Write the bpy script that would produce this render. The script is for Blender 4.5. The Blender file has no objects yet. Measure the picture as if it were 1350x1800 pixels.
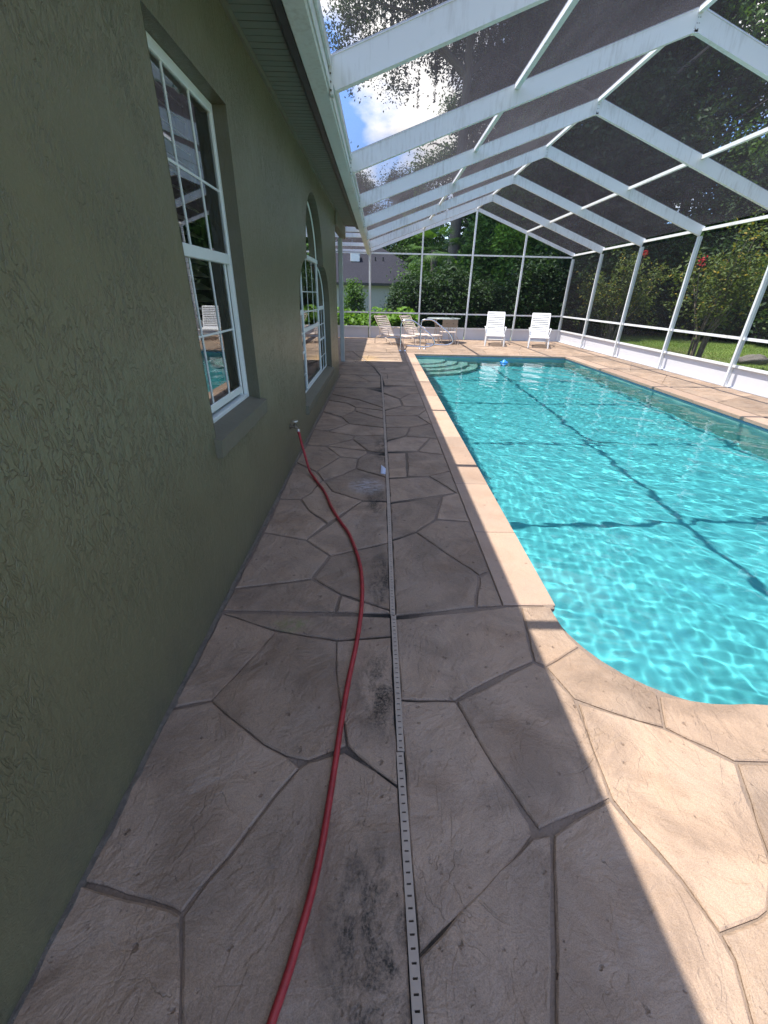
import bpy, bmesh, math, random
import numpy as np
from mathutils import Vector, Matrix, Quaternion

C = bpy.context.scene.collection
SC = bpy.context.scene
R = math.radians
rnd = random.Random(7)

# ------------------------------------------------------------------ camera
cam_d = bpy.data.cameras.new('camera')
cam = bpy.data.objects.new('camera', cam_d); C.objects.link(cam)
cam_d.sensor_fit = 'VERTICAL'; cam_d.sensor_height = 36.0
cam_d.lens = 729.2 / 1800 * 36.0
cam_d.clip_start = 0.03; cam_d.clip_end = 2000
_p, _y, _r = R(27.673), R(1.004), R(1.277)
_fw = Vector((math.sin(_y)*math.cos(_p), math.cos(_y)*math.cos(_p), -math.sin(_p)))
_rt = Vector((math.cos(_y), -math.sin(_y), 0)); _up = _rt.cross(_fw)
_rt2 = _rt*math.cos(_r) + _up*math.sin(_r); _up2 = _up*math.cos(_r) - _rt*math.sin(_r)
cam.matrix_world = Matrix(((_rt2.x, _up2.x, -_fw.x, 0), (_rt2.y, _up2.y, -_fw.y, 0), (_rt2.z, _up2.z, -_fw.z, 1.55), (0, 0, 0, 1)))
SC.camera = cam

# ------------------------------------------------------------------ sun, sky, exposure
SUN_TO = Vector((-0.39, 0.05, 1.0)).normalized()
SUN_EL = math.asin(SUN_TO.z); SUN_AZ = math.atan2(SUN_TO.x, SUN_TO.y)
sl = bpy.data.lights.new('sun', 'SUN'); sl.energy = 3.7; sl.angle = R(0.5); sl.color = (1.0, 0.95, 0.87)
so = bpy.data.objects.new('sun', sl); C.objects.link(so)
so.rotation_mode = 'QUATERNION'; so.rotation_quaternion = (-SUN_TO).to_track_quat('-Z', 'Y')
so.location = SUN_TO * 40
sl.cycles.is_caustics_light = True        # lets the rippled water focus sunlight on the pool floor

W = bpy.data.worlds.new('World'); SC.world = W; W.use_nodes = True
nt = W.node_tree; nt.nodes.clear()
def wn(t, **k):
    n = nt.nodes.new(t)
    for a, b in k.items(): setattr(n, a, b)
    return n
sky = wn('ShaderNodeTexSky', sky_type='NISHITA', sun_disc=False)
sky.sun_elevation = SUN_EL; sky.sun_rotation = SUN_AZ % (2*math.pi)
sky.air_density = 1.0; sky.dust_density = 0.3; sky.ozone_density = 2.0
tc = wn('ShaderNodeTexCoord'); mp = wn('ShaderNodeMapping'); mp.inputs['Scale'].default_value = (1, 1, 2.0)
mp.inputs['Location'].default_value = (8.28, 1.0, 10.72)
no = wn('ShaderNodeTexNoise'); no.inputs['Scale'].default_value = 3.2; no.inputs['Detail'].default_value = 9; no.inputs['Roughness'].default_value = 0.55
rp = wn('ShaderNodeValToRGB'); rp.color_ramp.elements[0].position = 0.50; rp.color_ramp.elements[1].position = 0.60
deep = wn('ShaderNodeMixRGB', blend_type='MULTIPLY'); deep.inputs['Fac'].default_value = 1; deep.inputs['Color2'].default_value = (.58, .74, 1.0, 1)
n2 = wn('ShaderNodeTexNoise'); n2.inputs['Scale'].default_value = 6.0; n2.inputs['Detail'].default_value = 6
r2 = wn('ShaderNodeValToRGB'); r2.color_ramp.elements[0].color = (3.9, 3.8, 3.75, 1); r2.color_ramp.elements[1].color = (7.0, 6.8, 6.5, 1); r2.color_ramp.elements[0].position = .3; r2.color_ramp.elements[1].position = .7
cl = wn('ShaderNodeMixRGB')
bg = wn('ShaderNodeBackground'); bg.inputs['Strength'].default_value = 0.15
ou = wn('ShaderNodeOutputWorld')
for a, b in ((tc.outputs['Generated'], mp.inputs['Vector']), (mp.outputs[0], no.inputs['Vector']), (no.outputs['Fac'], rp.inputs[0]),
             (rp.outputs[0], cl.inputs['Fac']), (sky.outputs[0], deep.inputs['Color1']), (deep.outputs[0], cl.inputs['Color1']), (mp.outputs[0], n2.inputs['Vector']), (n2.outputs['Fac'], r2.inputs[0]), (r2.outputs[0], cl.inputs['Color2']), (cl.outputs[0], bg.inputs['Color']), (bg.outputs[0], ou.inputs[0])):
    nt.links.new(a, b)

SC.view_settings.view_transform = 'Standard'; SC.view_settings.look = 'None'
SC.view_settings.exposure = 1.76; SC.view_settings.gamma = 1.0; SC.view_settings.use_curve_mapping = False
cy = SC.cycles
cy.use_denoising = True
cy.max_bounces = 10; cy.diffuse_bounces = 4; cy.glossy_bounces = 4; cy.transmission_bounces = 8; cy.transparent_max_bounces = 24
cy.sample_clamp_indirect = 6.0; cy.blur_glossy = 0.3

# ------------------------------------------------------------------ helpers
def tag(o, label=None, cat=None, group=None, kind=None):
    if label: o['label'] = label
    if cat: o['category'] = cat
    if group: o['group'] = group
    if kind: o['kind'] = kind
    return o
def empty(name, loc=(0, 0, 0), rz=0.0):
    o = bpy.data.objects.new(name, None); C.objects.link(o)
    o.location = loc; o.rotation_euler = (0, 0, rz); o.empty_display_size = 0.1
    return o
def link(name, me, mat=None, parent=None):
    if mat is not None and not me.materials: me.materials.append(mat)
    o = bpy.data.objects.new(name, me); C.objects.link(o)
    if parent is not None: o.parent = parent
    return o
def copy_tree(o, parent=None):
    c = o.copy(); C.objects.link(c)
    if parent is not None: c.parent = parent
    for ch in list(o.children): copy_tree(ch, c)
    return c

class MB:
    """collects simple shapes into one mesh"""
    def __init__(s): s.v = []; s.f = []; s.sm = []
    def add(s, vs, fs, smooth=False):
        b = len(s.v); s.v += [tuple(v) for v in vs]
        for f in fs: s.f.append([b+i for i in f]); s.sm.append(smooth)
        return s
    def box(s, a, b):
        (x0, y0, z0), (x1, y1, z1) = a, b
        x0, x1 = min(x0, x1), max(x0, x1); y0, y1 = min(y0, y1), max(y0, y1); z0, z1 = min(z0, z1), max(z0, z1)
        return s.add([(x0,y0,z0),(x1,y0,z0),(x1,y1,z0),(x0,y1,z0),(x0,y0,z1),(x1,y0,z1),(x1,y1,z1),(x0,y1,z1)],
                     [(3,2,1,0),(4,5,6,7),(0,1,5,4),(1,2,6,5),(2,3,7,6),(3,0,4,7)])
    def bbox(s, a, b, r=0.004):
        """box with chamfered edges"""
        (x0, y0, z0), (x1, y1, z1) = a, b
        x0, x1 = min(x0, x1), max(x0, x1); y0, y1 = min(y0, y1), max(y0, y1); z0, z1 = min(z0, z1), max(z0, z1)
        bm = bmesh.new(); bmesh.ops.create_cube(bm, size=1)
        for v in bm.verts:
            v.co = Vector(((x0+x1)/2+v.co.x*(x1-x0), (y0+y1)/2+v.co.y*(y1-y0), (z0+z1)/2+v.co.z*(z1-z0)))
        bmesh.ops.bevel(bm, geom=bm.edges[:], offset=min(r, .4*min(x1-x0, y1-y0, z1-z0)), segments=1, affect='EDGES', profile=.5)
        s.bm(bm); return s
    def bm(s, bm, smooth=False):
        bm.verts.index_update()
        s.add([v.co[:] for v in bm.verts], [[v.index for v in f.verts] for f in bm.faces], smooth); bm.free(); return s
    def bar(s, p, q, w, h, up=(0, 0, 1)):
        p, q = Vector(p), Vector(q); d = (q-p).normalized(); up = Vector(up)
        sd = d.cross(up).normalized(); u = sd.cross(d).normalized()
        vs = []
        for c in (p, q):
            for a, b in ((-1,-1),(1,-1),(1,1),(-1,1)): vs.append(c+sd*(a*w/2)+u*(b*h/2))
        return s.add(vs, [(0,1,2,3)[::-1],(4,5,6,7)[::1],(0,1,5,4),(1,2,6,5),(2,3,7,6),(3,0,4,7)])
    def tube(s, pts, r, n=8, cap=True, smooth=True):
        pts = [Vector(p) for p in pts]; m = len(pts)
        rr = r if isinstance(r, (list, tuple)) else [r]*m
        prev = None; rings = []
        for i in range(m):
            d = (pts[min(i+1, m-1)]-pts[max(i-1, 0)]).normalized()
            if prev is None:
                a = Vector((0, 0, 1)) if abs(d.z) < .9 else Vector((1, 0, 0))
                u = d.cross(a).normalized()
            else:
                u = (prev - d*prev.dot(d)).normalized()
            prev = u; w = d.cross(u)
            rings.append([pts[i]+(u*math.cos(t)+w*math.sin(t))*rr[i] for t in [2*math.pi*k/n for k in range(n)]])
        vs = [v for g in rings for v in g]; fs = []
        for i in range(m-1):
            for k in range(n):
                fs.append((i*n+k, i*n+(k+1) % n, (i+1)*n+(k+1) % n, (i+1)*n+k))
        s.add(vs, fs, smooth)
        if cap:
            s.add(rings[0], [list(range(n))[::-1]]); s.add(rings[-1], [list(range(n))])
        return s
    def prism(s, poly, z0, z1):
        n = len(poly)
        return s.add([(x, y, z0) for x, y in poly]+[(x, y, z1) for x, y in poly],
                     [list(range(n))[::-1], list(range(n, 2*n))]+[(i, (i+1) % n, n+(i+1) % n, n+i) for i in range(n)])
    def lathe(s, prof, n=16, c=(0, 0, 0), axis='z', smooth=True):
        vs = []
        for r, z in prof:
            for k in range(n):
                t = 2*math.pi*k/n; a, b = r*math.cos(t), r*math.sin(t)
                v = {'z': (a, b, z), 'x': (z, a, b), 'y': (b, z, a)}[axis]
                vs.append((v[0]+c[0], v[1]+c[1], v[2]+c[2]))
        fs = [(i*n+k, i*n+(k+1) % n, (i+1)*n+(k+1) % n, (i+1)*n+k) for i in range(len(prof)-1) for k in range(n)]
        return s.add(vs, fs, smooth)
    def mesh(s, name, mat=None):
        me = bpy.data.meshes.new(name); me.from_pydata(s.v, [], s.f); me.update()
        me.polygons.foreach_set('use_smooth', s.sm)
        if mat is not None: me.materials.append(mat)
        return me
    def build(s, name, mat=None, parent=None): return link(name, s.mesh(name, mat), None, parent)

def curve_pts(pts, k=6):
    """Catmull-Rom through points"""
    P = [Vector(p) for p in pts]; P = [2*P[0]-P[1]]+P+[2*P[-1]-P[-2]]; out = []
    for i in range(1, len(P)-2):
        for j in range(k):
            t = j/k; a, b, c, d = P[i-1:i+3]
            out.append(.5*((2*b)+(c-a)*t+(2*a-5*b+4*c-d)*t*t+(3*b-a-3*c+d)*t**3))
    out.append(P[-2]); return out

# ------------------------------------------------------------------ materials
class NT:
    def __init__(s, name):
        s.m = bpy.data.materials.new(name); s.m.use_nodes = True; s.t = s.m.node_tree; s.t.nodes.clear()
        s.out = s.t.nodes.new('ShaderNodeOutputMaterial')
    def n(s, t, ins=None, **k):
        nd = s.t.nodes.new(t)
        for a, b in k.items(): setattr(nd, a, b)
        for a, b in (ins or {}).items():
            if hasattr(b, 'is_linked') or isinstance(b, bpy.types.NodeSocket): s.t.links.new(b, nd.inputs[a])
            else: nd.inputs[a].default_value = b
        return nd
    def pos(s): return s.n('ShaderNodeNewGeometry').outputs['Position']
    def obj(s): return s.n('ShaderNodeTexCoord').outputs['Object']
    def map(s, v, sc=(1, 1, 1), loc=(0, 0, 0), rot=(0, 0, 0)): return s.n('ShaderNodeMapping', {'Vector': v, 'Scale': sc, 'Location': loc, 'Rotation': rot}).outputs[0]
    def noise(s, v, sc, det=4, ro=.55, dist=0.0): return s.n('ShaderNodeTexNoise', {'Vector': v, 'Scale': sc, 'Detail': det, 'Roughness': ro, 'Distortion': dist}).outputs['Fac']
    def ramp(s, f, stops):
        nd = s.n('ShaderNodeValToRGB', {'Fac': f}); e = nd.color_ramp.elements
        while len(e) < len(stops): e.new(.5)
        for q, (p, c) in zip(e, stops): q.position = p; q.color = (*c, 1) if not isinstance(c, float) else (c, c, c, 1)
        return nd.outputs[0]
    def mix(s, f, a, b, blend='MIX'):
        c = lambda q: (*q, 1) if isinstance(q, tuple) and len(q) == 3 else q
        return s.n('ShaderNodeMixRGB', {'Fac': f, 'Color1': c(a), 'Color2': c(b)}, blend_type=blend).outputs[0]
    def math(s, op, a, b=0.0, clamp=False):
        return s.n('ShaderNodeMath', {0: a, 1: b}, operation=op, use_clamp=clamp).outputs[0]
    def bump(s, h, dist=.01, st=1.0, nrm=None):
        d = {'Height': h, 'Distance': dist, 'Strength': st}
        if nrm is not None: d['Normal'] = nrm
        return s.n('ShaderNodeBump', d).outputs[0]
    def pbr(s, col, rough=.5, nrm=None, metal=0.0, spec=.5, **k):
        d = {'Base Color': (*col, 1) if isinstance(col, tuple) else col, 'Roughness': rough, 'Metallic': metal, 'Specular IOR Level': spec}
        if nrm is not None: d['Normal'] = nrm
        d.update(k)
        p = s.n('ShaderNodeBsdfPrincipled', d); s.t.links.new(p.outputs[0], s.out.inputs[0]); return s.m
    def sep(s, v): return s.n('ShaderNodeSeparateXYZ', {0: v}).outputs
    def link(s, a): s.t.links.new(a, s.out.inputs[0]); return s.m

def m_plain(name, col, rough=.5, var=.12, sc=6.0, metal=0.0, bump=0.0, spec=.5):
    q = NT(name); p = q.obj(); f = q.noise(p, sc, 5)
    c = q.mix(f, tuple(x*(1-var) for x in col), tuple(min(1, x*(1+var)) for x in col))
    r = q.math('ADD', q.math('MULTIPLY', q.noise(p, sc*2.3, 3), .2), rough-.1)
    return q.pbr(c, r, q.bump(q.noise(p, sc*8, 3), bump) if bump else None, metal, spec)

def m_alu(name, col=(.74, .745, .73)):
    q = NT(name); p = q.pos()
    st = q.noise(q.map(p, (9, 9, 1.3)), 3.0, 6, .6)
    big = q.noise(p, 1.7, 4)
    dirt = q.ramp(q.math('MULTIPLY', st, big), [(.26, 0.0), (.42, 1.0)])
    c = q.mix(q.math('MULTIPLY', dirt, .6), col, (.46, .44, .40))
    green = q.ramp(q.noise(q.map(p, loc=(5, 2, 1)), 3.1, 5, .65), [(.58, 0.0), (.75, 1.0)])
    c = q.mix(q.math('MULTIPLY', green, .25), c, (.42, .45, .38))
    return q.pbr(c, .42)

def m_stucco(name, col, relief=1.0, dark=0.0):
    q = NT(name); p = q.pos()
    # trowel relief: worm-like ridges, mostly running down the wall
    wp = q.map(p, (1, 1.0, .42))
    w1 = q.noise(wp, 40, 3, .5, 1.0)
    rid = q.ramp(q.math('ABSOLUTE', q.math('SUBTRACT', w1, .5)), [(0.0, 0.0), (.045, 1.0)])
    msk = q.ramp(q.noise(q.map(p, loc=(2, 7, 1)), 2.6, 5, .6), [(.36, .05), (.60, 1.0)])
    msk = q.math('MULTIPLY', msk, q.ramp(q.sep(p)[2], [(.15, .12), (.75, 1.0)]))
    h = q.math('MULTIPLY', q.math('SUBTRACT', 1.0, rid), msk)
    fine = q.noise(p, 160, 3, .6)
    blob = q.noise(q.map(p, (1, 1, .7)), 26, 4, .6)
    hh = q.math('ADD', q.math('MULTIPLY', h, -.9), q.math('ADD', q.math('MULTIPLY', fine, .35), q.math('MULTIPLY', blob, 1.0)))
    n = q.bump(hh, .0052*relief, .85)
    v = q.noise(p, 1.1, 7, .65)
    c = q.mix(v, tuple(x*.78 for x in col), tuple(x*1.2 for x in col))
    c = q.mix(q.math('MULTIPLY', h, .15), c, tuple(x*.5 for x in col))
    z = q.sep(p)[2]
    sp = q.math('MULTIPLY', q.ramp(z, [(0.0, 1.0), (.35, 0.0)]), q.ramp(q.noise(q.map(p, (1, 1, .6)), 6, 6, .7), [(.40, 0.0), (.66, 1.0)]))
    c = q.mix(q.math('MULTIPLY', sp, .6), c, (.10, .09, .065))
    return q.pbr(c, .36, n, 0, .5)

def m_stone(name, base, coping=False):
    q = NT(name); p = q.pos(); x, y, z = q.sep(p)[:3]
    oi = q.n('ShaderNodeObjectInfo').outputs['Random']
    hs = q.n('ShaderNodeHueSaturation', {'Color': (*base, 1), 'Value': q.math('ADD', q.math('MULTIPLY', oi, .36), .80)}).outputs[0]
    v1 = q.noise(p, 2.1, 7, .62, .4)
    c = q.mix(q.ramp(v1, [(.34, 0.0), (.68, 1.0)]), hs, q.mix(1.0, hs, (1.20, 1.13, 1.05) if not coping else (1.1, 1.05, 1.0), 'MULTIPLY'))
    grey = q.ramp(q.noise(q.map(p, loc=(3, 1, 0)), 3.3, 6, .6, .6), [(.43, 0.0), (.62, 1.0)])
    c = q.mix(q.math('MULTIPLY', grey, .62 if not coping else .15), c, q.mix(1.0, hs, (.60, .57, .55), 'MULTIPLY'))
    brown = q.ramp(q.noise(q.map(p, loc=(7, 3, 0)), 2.7, 6, .65, .8), [(.52, 0.0), (.70, 1.0)])
    c = q.mix(q.math('MULTIPLY', brown, .35), c, q.mix(1.0, hs, (.80, .64, .50), 'MULTIPLY'))
    speck = q.ramp(q.noise(p, 330, 2, .6), [(.34, .70), (.62, 1.06)])
    c = q.mix(.75, c, q.mix(1.0, c, speck, 'MULTIPLY'))
    # black mildew beside the drain channel, ochre patch at the far end of the drain
    if not coping:
        def blot(cx, cy_, rx, ry):
            ex = q.math('MULTIPLY', q.math('SUBTRACT', x, cx), 1/rx); ey = q.math('MULTIPLY', q.math('SUBTRACT', y, cy_), 1/ry)
            return q.ramp(q.math('ADD', q.math('MULTIPLY', ex, ex), q.math('MULTIPLY', ey, ey)), [(0.1, 1.0), (1.0, 0.0)])
        area_ = blot(.01, .44, .17, .30)
        for bl in ((.02, 1.25, .12, .26), (.03, 2.05, .10, .35), (-.02, 3.15, .10, .35), (.03, 4.5, .09, .5)):
            area_ = q.math('MAXIMUM', area_, blot(*bl))
        mn = q.ramp(q.noise(q.map(p, (1.5, .9, 1)), 7.5, 8, .74, .6), [(.43, 0.0), (.57, 1.0)])
        pit = q.ramp(q.noise(p, 85, 5, .75), [(.40, 0.3), (.58, 1.0)])
        mask = q.math('MULTIPLY', q.math('MULTIPLY', area_, mn), pit)
        c = q.mix(q.math('MULTIPLY', mask, .95, True), c, (.014, .013, .010))
        dx = q.math('ADD', x, .30); dy = q.math('SUBTRACT', y, 11.9)
        r2 = q.math('ADD', q.math('MULTIPLY', q.math('MULTIPLY', dx, dx), 4.0), q.math('MULTIPLY', dy, dy))
        oc = q.math('MULTIPLY', q.ramp(r2, [(0.0, 1.0), (.55, 0.0)]), q.ramp(q.noise(p, 5, 5, .6), [(.35, 0.1), (.6, 1.0)]))
        c = q.mix(q.math('MULTIPLY', oc, .55), c, (.42, .27, .09))
        # spilt white residue by the drain
        ex = q.math('ADD', x, .10); ey = q.math('SUBTRACT', y, 3.47)
        e2 = q.math('ADD', q.math('MULTIPLY', q.math('MULTIPLY', ex, ex), 28.0), q.math('MULTIPLY', q.math('MULTIPLY', ey, ey), 22.0))
        wh = q.math('MULTIPLY', q.ramp(e2, [(0.15, 1.0), (1.0, 0.0)]), q.ramp(q.noise(q.map(p, (1, 2.5, 1)), 13, 6, .75), [(.40, 0.0), (.62, 1.0)]))
        c = q.mix(q.math('MULTIPLY', wh, .6), c, (.50, .50, .53))
        gx = q.math('ADD', x, .44); gy = q.math('SUBTRACT', y, 1.66)
        g2 = q.math('ADD', q.math('MULTIPLY', q.math('MULTIPLY', gx, gx), 60.0), q.math('MULTIPLY', q.math('MULTIPLY', gy, gy), 260.0))
        lich = q.math('MULTIPLY', q.ramp(g2, [(0.05, 1.0), (1.2, 0.0)]), q.ramp(q.noise(p, 24, 6, .7), [(.42, 0.0), (.58, 1.0)]))
        c = q.mix(q.math('MULTIPLY', lich, .7), c, (.16, .18, .06))
    h = q.math('ADD', q.math('MULTIPLY', q.noise(p, 3.2, 6, .55, .8), 1.0), q.math('MULTIPLY', q.noise(p, 120, 3, .6), .045))
    cr = q.ramp(q.math('ABSOLUTE', q.math('SUBTRACT', q.noise(q.map(p, loc=(9, 4, 0)), 2.4, 4, .6, 1.2), .5)), [(0.0, 0.0), (.012, 1.0)])
    crm = q.ramp(q.noise(q.map(p, loc=(1, 8, 0)), 1.9, 2), [(.52, 0.0), (.62, 1.0)])
    h = q.math('ADD', h, q.math('MULTIPLY', q.math('MULTIPLY', cr, crm), .06))
    rg_ = q.noise(q.map(p, (1, 1.5, 1), rot=(0, 0, .5)), 9, 5, .6, 1.5)
    h = q.math('ADD', h, q.math('MULTIPLY', q.math('ABSOLUTE', q.math('SUBTRACT', rg_, .5)), .22 if not coping else .08))
    pits = q.ramp(q.noise(q.map(p, loc=(2, 2, 0)), 26, 3, .5), [(.26, 0.0), (.33, 1.0)])
    h = q.math('ADD', h, q.math('MULTIPLY', pits, .10))
    c = q.mix(pits, q.mix(1.0, c, (.62, .58, .56), 'MULTIPLY'), c)
    slate = q.ramp(q.noise(q.map(p, (1.3, .7, 1), loc=(6, 1, 0), rot=(0, 0, .9)), 4.2, 4, .55, .7), [(.47, 0.0), (.485, .35), (.55, .4), (.562, 1.0)])
    h = q.math('ADD', h, q.math('MULTIPLY', slate, .065 if not coping else .0))
    n = q.bump(h, .045 if not coping else .022, .9)
    return q.pbr(c, .62, n, 0, .35)

def m_screen(name, trans=.70, fwd=.5):
    q = NT(name); p = q.pos()
    dust = q.noise(q.map(p, (1, .3, 1)), 2.2, 5, .6)
    g = q.math('ADD', q.math('MULTIPLY', dust, .07), .035)
    t = q.n('ShaderNodeBsdfTransparent', {'Color': (1, 1, 1, 1)})
    col = q.n('ShaderNodeCombineColor', {0: g, 1: q.math('MULTIPLY', g, .97), 2: q.math('MULTIPLY', g, 1.16)}).outputs[0]
    d = q.n('ShaderNodeBsdfDiffuse', {'Color': col})
    tl = q.n('ShaderNodeBsdfTranslucent', {'Color': col})
    rf = q.n('ShaderNodeBsdfRefraction', {'Color': col, 'Roughness': .75, 'IOR': 1.0})
    m1 = q.n('ShaderNodeMixShader', {0: .5, 1: d.outputs[0], 2: tl.outputs[0]})
    m2 = q.n('ShaderNodeMixShader', {0: fwd, 1: m1.outputs[0], 2: rf.outputs[0]})
    gn = q.n('ShaderNodeNewGeometry'); dt = q.n('ShaderNodeVectorMath', {0: gn.outputs['Incoming'], 1: gn.outputs['Normal']}, operation='DOT_PRODUCT').outputs['Value']
    ic = q.math('DIVIDE', 1.0, q.math('MAXIMUM', q.math('ABSOLUTE', dt), .16))
    op = q.math('SUBTRACT', 1.0, q.math('POWER', trans, ic))
    m3 = q.n('ShaderNodeMixShader', {0: op, 1: t.outputs[0], 2: m2.outputs[0]})
    return q.link(m3.outputs[0])

def m_glass(name):
    q = NT(name)
    fr = q.n('ShaderNodeFresnel', {'IOR': 2.7}).outputs[0]
    t = q.n('ShaderNodeBsdfTransparent', {'Color': (.88, .92, .90, 1)})
    g = q.n('ShaderNodeBsdfGlossy', {'Color': (.95, .97, .97, 1), 'Roughness': .0})
    return q.link(q.n('ShaderNodeMixShader', {0: fr, 1: t.outputs[0], 2: g.outputs[0]}).outputs[0])

def m_leaf(name, a, b, yellow=None):
    q = NT(name); g = q.n('ShaderNodeNewGeometry'); rr = g.outputs['Random Per Island']
    big = q.noise(g.outputs['Position'], .9, 3)
    f = q.math('ADD', q.math('MULTIPLY', rr, .6), q.math('MULTIPLY', big, .5), True)
    c = q.mix(f, a, b)
    if yellow: c = q.mix(q.ramp(rr, [(.90, 0.0), (.97, 1.0)]), c, yellow)
    d = q.n('ShaderNodeBsdfPrincipled', {'Base Color': c, 'Roughness': .6, 'Specular IOR Level': .25})
    tl = q.n('ShaderNodeBsdfTranslucent', {'Color': q.mix(1.0, c, (1.5, 1.5, .6), 'MULTIPLY')})
    return q.link(q.n('ShaderNodeMixShader', {0: .3, 1: d.outputs[0], 2: tl.outputs[0]}).outputs[0])

def m_bark(name, col):
    q = NT(name); p = q.pos()
    f = q.noise(q.map(p, (1, 1, .18)), 14, 6, .65)
    return q.pbr(q.mix(f, tuple(x*.5 for x in col), tuple(x*1.4 for x in col)), .9, q.bump(f, .04))

M = {}
M['alu'] = m_alu('white_aluminium')
M['alu_b'] = m_alu('bronze_free_beam', (.66, .68, .66))
M['post_grey'] = m_plain('grey_post_paint', (.50, .52, .48), .5)
M['stucco'] = m_stucco('olive_stucco', (.158, .147, .080))
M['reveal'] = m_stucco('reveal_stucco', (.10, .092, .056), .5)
M['sill'] = m_plain('olive_trim_paint', (.150, .138, .095), .6, .1, 9, bump=.001)
M['soffit'] = m_plain('olive_soffit', (.150, .160, .128), .55, .06, 4)
M['fascia'] = m_plain('dark_fascia', (.022, .024, .028), .4, .1)
M['frame'] = m_plain('white_window_vinyl', (.70, .74, .70), .4, .05)
M['glass'] = m_glass('window_glass')
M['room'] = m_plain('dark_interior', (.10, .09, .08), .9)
M['slat'] = m_plain('blind_slat_paint', (.78, .78, .74), .5, .05)
M['stone'] = m_stone('flagstone_concrete', (.305, .226, .168))
M['coping'] = m_stone('coping_concrete', (.365, .265, .20), True)
q = NT('joint_concrete'); _p0 = q.pos(); _x = q.sep(_p0)[0]
_dr = q.ramp(q.math('ABSOLUTE', q.math('SUBTRACT', _x, .06)), [(0.05, 1.0), (.36, 0.0)])
_f = q.math('MULTIPLY', _dr, q.ramp(q.noise(_p0, 4.5, 5, .6), [(.30, 0.0), (.46, 1.0)]))
_c = q.mix(q.noise(_p0, 9, 6, .6), (.15, .112, .086), (.235, .175, .135))
M['joint'] = q.pbr(q.mix(_f, _c, (.012, .011, .009)), .85, q.bump(q.noise(_p0, 60, 4, .6), .01))
M['gutter_edge'] = m_plain('rough_edge_concrete', (.25, .205, .16), .95, .5, 40, bump=.02)
M['drain'] = m_plain('beige_drain_plastic', (.37, .30, .24), .8, .25, 20, spec=.15)
M['pit'] = m_plain('drain_pit', (.02, .018, .015), .9)
M['screen'] = m_screen('roof_insect_screen', .76, .55)
M['screen_w'] = m_screen('wall_insect_screen', .80, .3)
M['kick'] = m_plain('white_kick_panel', (.62, .62, .64), .4, .03)
M['steel'] = m_plain('stainless_steel', (.62, .62, .64), .22, .04, 8, 1.0)
M['strap'] = m_plain('white_vinyl_strap', (.80, .80, .80), .45, .03)
M['wframe'] = m_plain('white_tube_frame', (.74, .75, .74), .4, .04)
M['tan'] = m_plain('tan_tube_frame', (.52, .43, .36), .45, .06)
M['tanstrap'] = m_plain('tan_vinyl_strap', (.60, .50, .43), .5, .06)
M['brown'] = m_plain('brown_back_panel', (.28, .21, .14), .6, .15, 20)
M['black'] = m_plain('black_plastic', (.015, .015, .015), .5)
M['tableglass'] = m_plain('frosted_table_glass', (.30, .34, .33), .2, .05)
M['brass'] = m_plain('weathered_brass', (.16, .13, .09), .5, .25, 40, .6)
M['nickel'] = m_plain('nickel_coupling', (.66, .64, .58), .35, .1, 30, .9)
q = NT('red_hose_rubber'); _o = q.pos()
M['hose'] = q.pbr(q.mix(q.ramp(q.noise(_o, 14, 7, .7), [(.35, 0.0), (.65, 1.0)]), (.20, .012, .015), (.38, .030, .032)), .45, q.bump(q.noise(_o, 260, 2), .001))
M['blue'] = m_plain('blue_float_plastic', (.03, .22, .75), .35)
M['paper'] = m_plain('pale_blue_plastic_scrap', (.46, .50, .62), .6, .1, 20)
q = NT('pool_plaster'); _o = q.pos(); _z = q.sep(_o)[2]
_pc = q.mix(q.noise(_o, 1.4, 5, .6), (.038, .29, .33), (.070, .375, .405))
M['plaster'] = q.pbr(_pc, .7)
M['steps'] = q.m
q = NT('pale_pool_wall'); _o = q.pos()
M['pwall'] = q.pbr(q.mix(q.noise(_o, 2.0, 5, .6), (.13, .30, .28), (.21, .40, .35)), .7); M['steps'] = M['pwall']
q = NT('waterline_tile'); _o = q.pos()
_ck = q.n('ShaderNodeTexBrick', {'Vector': q.map(_o, (1, 1, 1)), 'Color1': (.06, .16, .34, 1), 'Color2': (.10, .26, .44, 1), 'Mortar': (.45, .45, .42, 1), 'Scale': 18.0, 'Mortar Size': .03})
M['tile'] = q.pbr(_ck.outputs[0], .3)
q = NT('roof_shingle'); _o = q.obj()
_v = q.n('ShaderNodeTexBrick', {'Vector': q.map(_o, (1, 1, 1)), 'Color1': (.014, .015, .022, 1), 'Color2': (.030, .031, .044, 1), 'Mortar': (.07, .065, .07, 1), 'Scale': 3.0, 'Mortar Size': .02, 'Brick Width': .4, 'Row Height': .17, 'Bias': -.1}).outputs[0]
M['shingle'] = q.pbr(q.mix(.6, _v, q.mix(q.noise(_o, 5, 6, .7), (.010, .011, .016), (.036, .038, .052))), .95, q.bump(q.noise(_o, 40, 3), .02), 0, .08)
M['nwall'] = m_plain('pale_grey_stucco', (.26, .265, .27), .8, .06, 3)
M['bark'] = m_bark('brown_bark', (.10, .085, .07))
M['bark_pale'] = m_bark('pale_myrtle_bark', (.16, .13, .10))
M['leaf_dark'] = m_leaf('dark_leaf', (.012, .028, .012), (.035, .075, .022))
M['leaf_mid'] = m_leaf('mid_leaf', (.025, .065, .014), (.085, .17, .03))
M['leaf_bright'] = m_leaf('bright_leaf', (.05, .12, .015), (.15, .28, .04))
M['leaf_myrtle'] = m_leaf('myrtle_leaf', (.035, .065, .016), (.10, .135, .03), (.27, .20, .025))
M['leaf_moss'] = m_leaf('grey_moss', (.035, .05, .03), (.08, .095, .065))
M['red'] = m_leaf('red_blossom', (.35, .02, .04), (.55, .05, .08))
q = NT('lawn_ground'); _o = q.pos()
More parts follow.
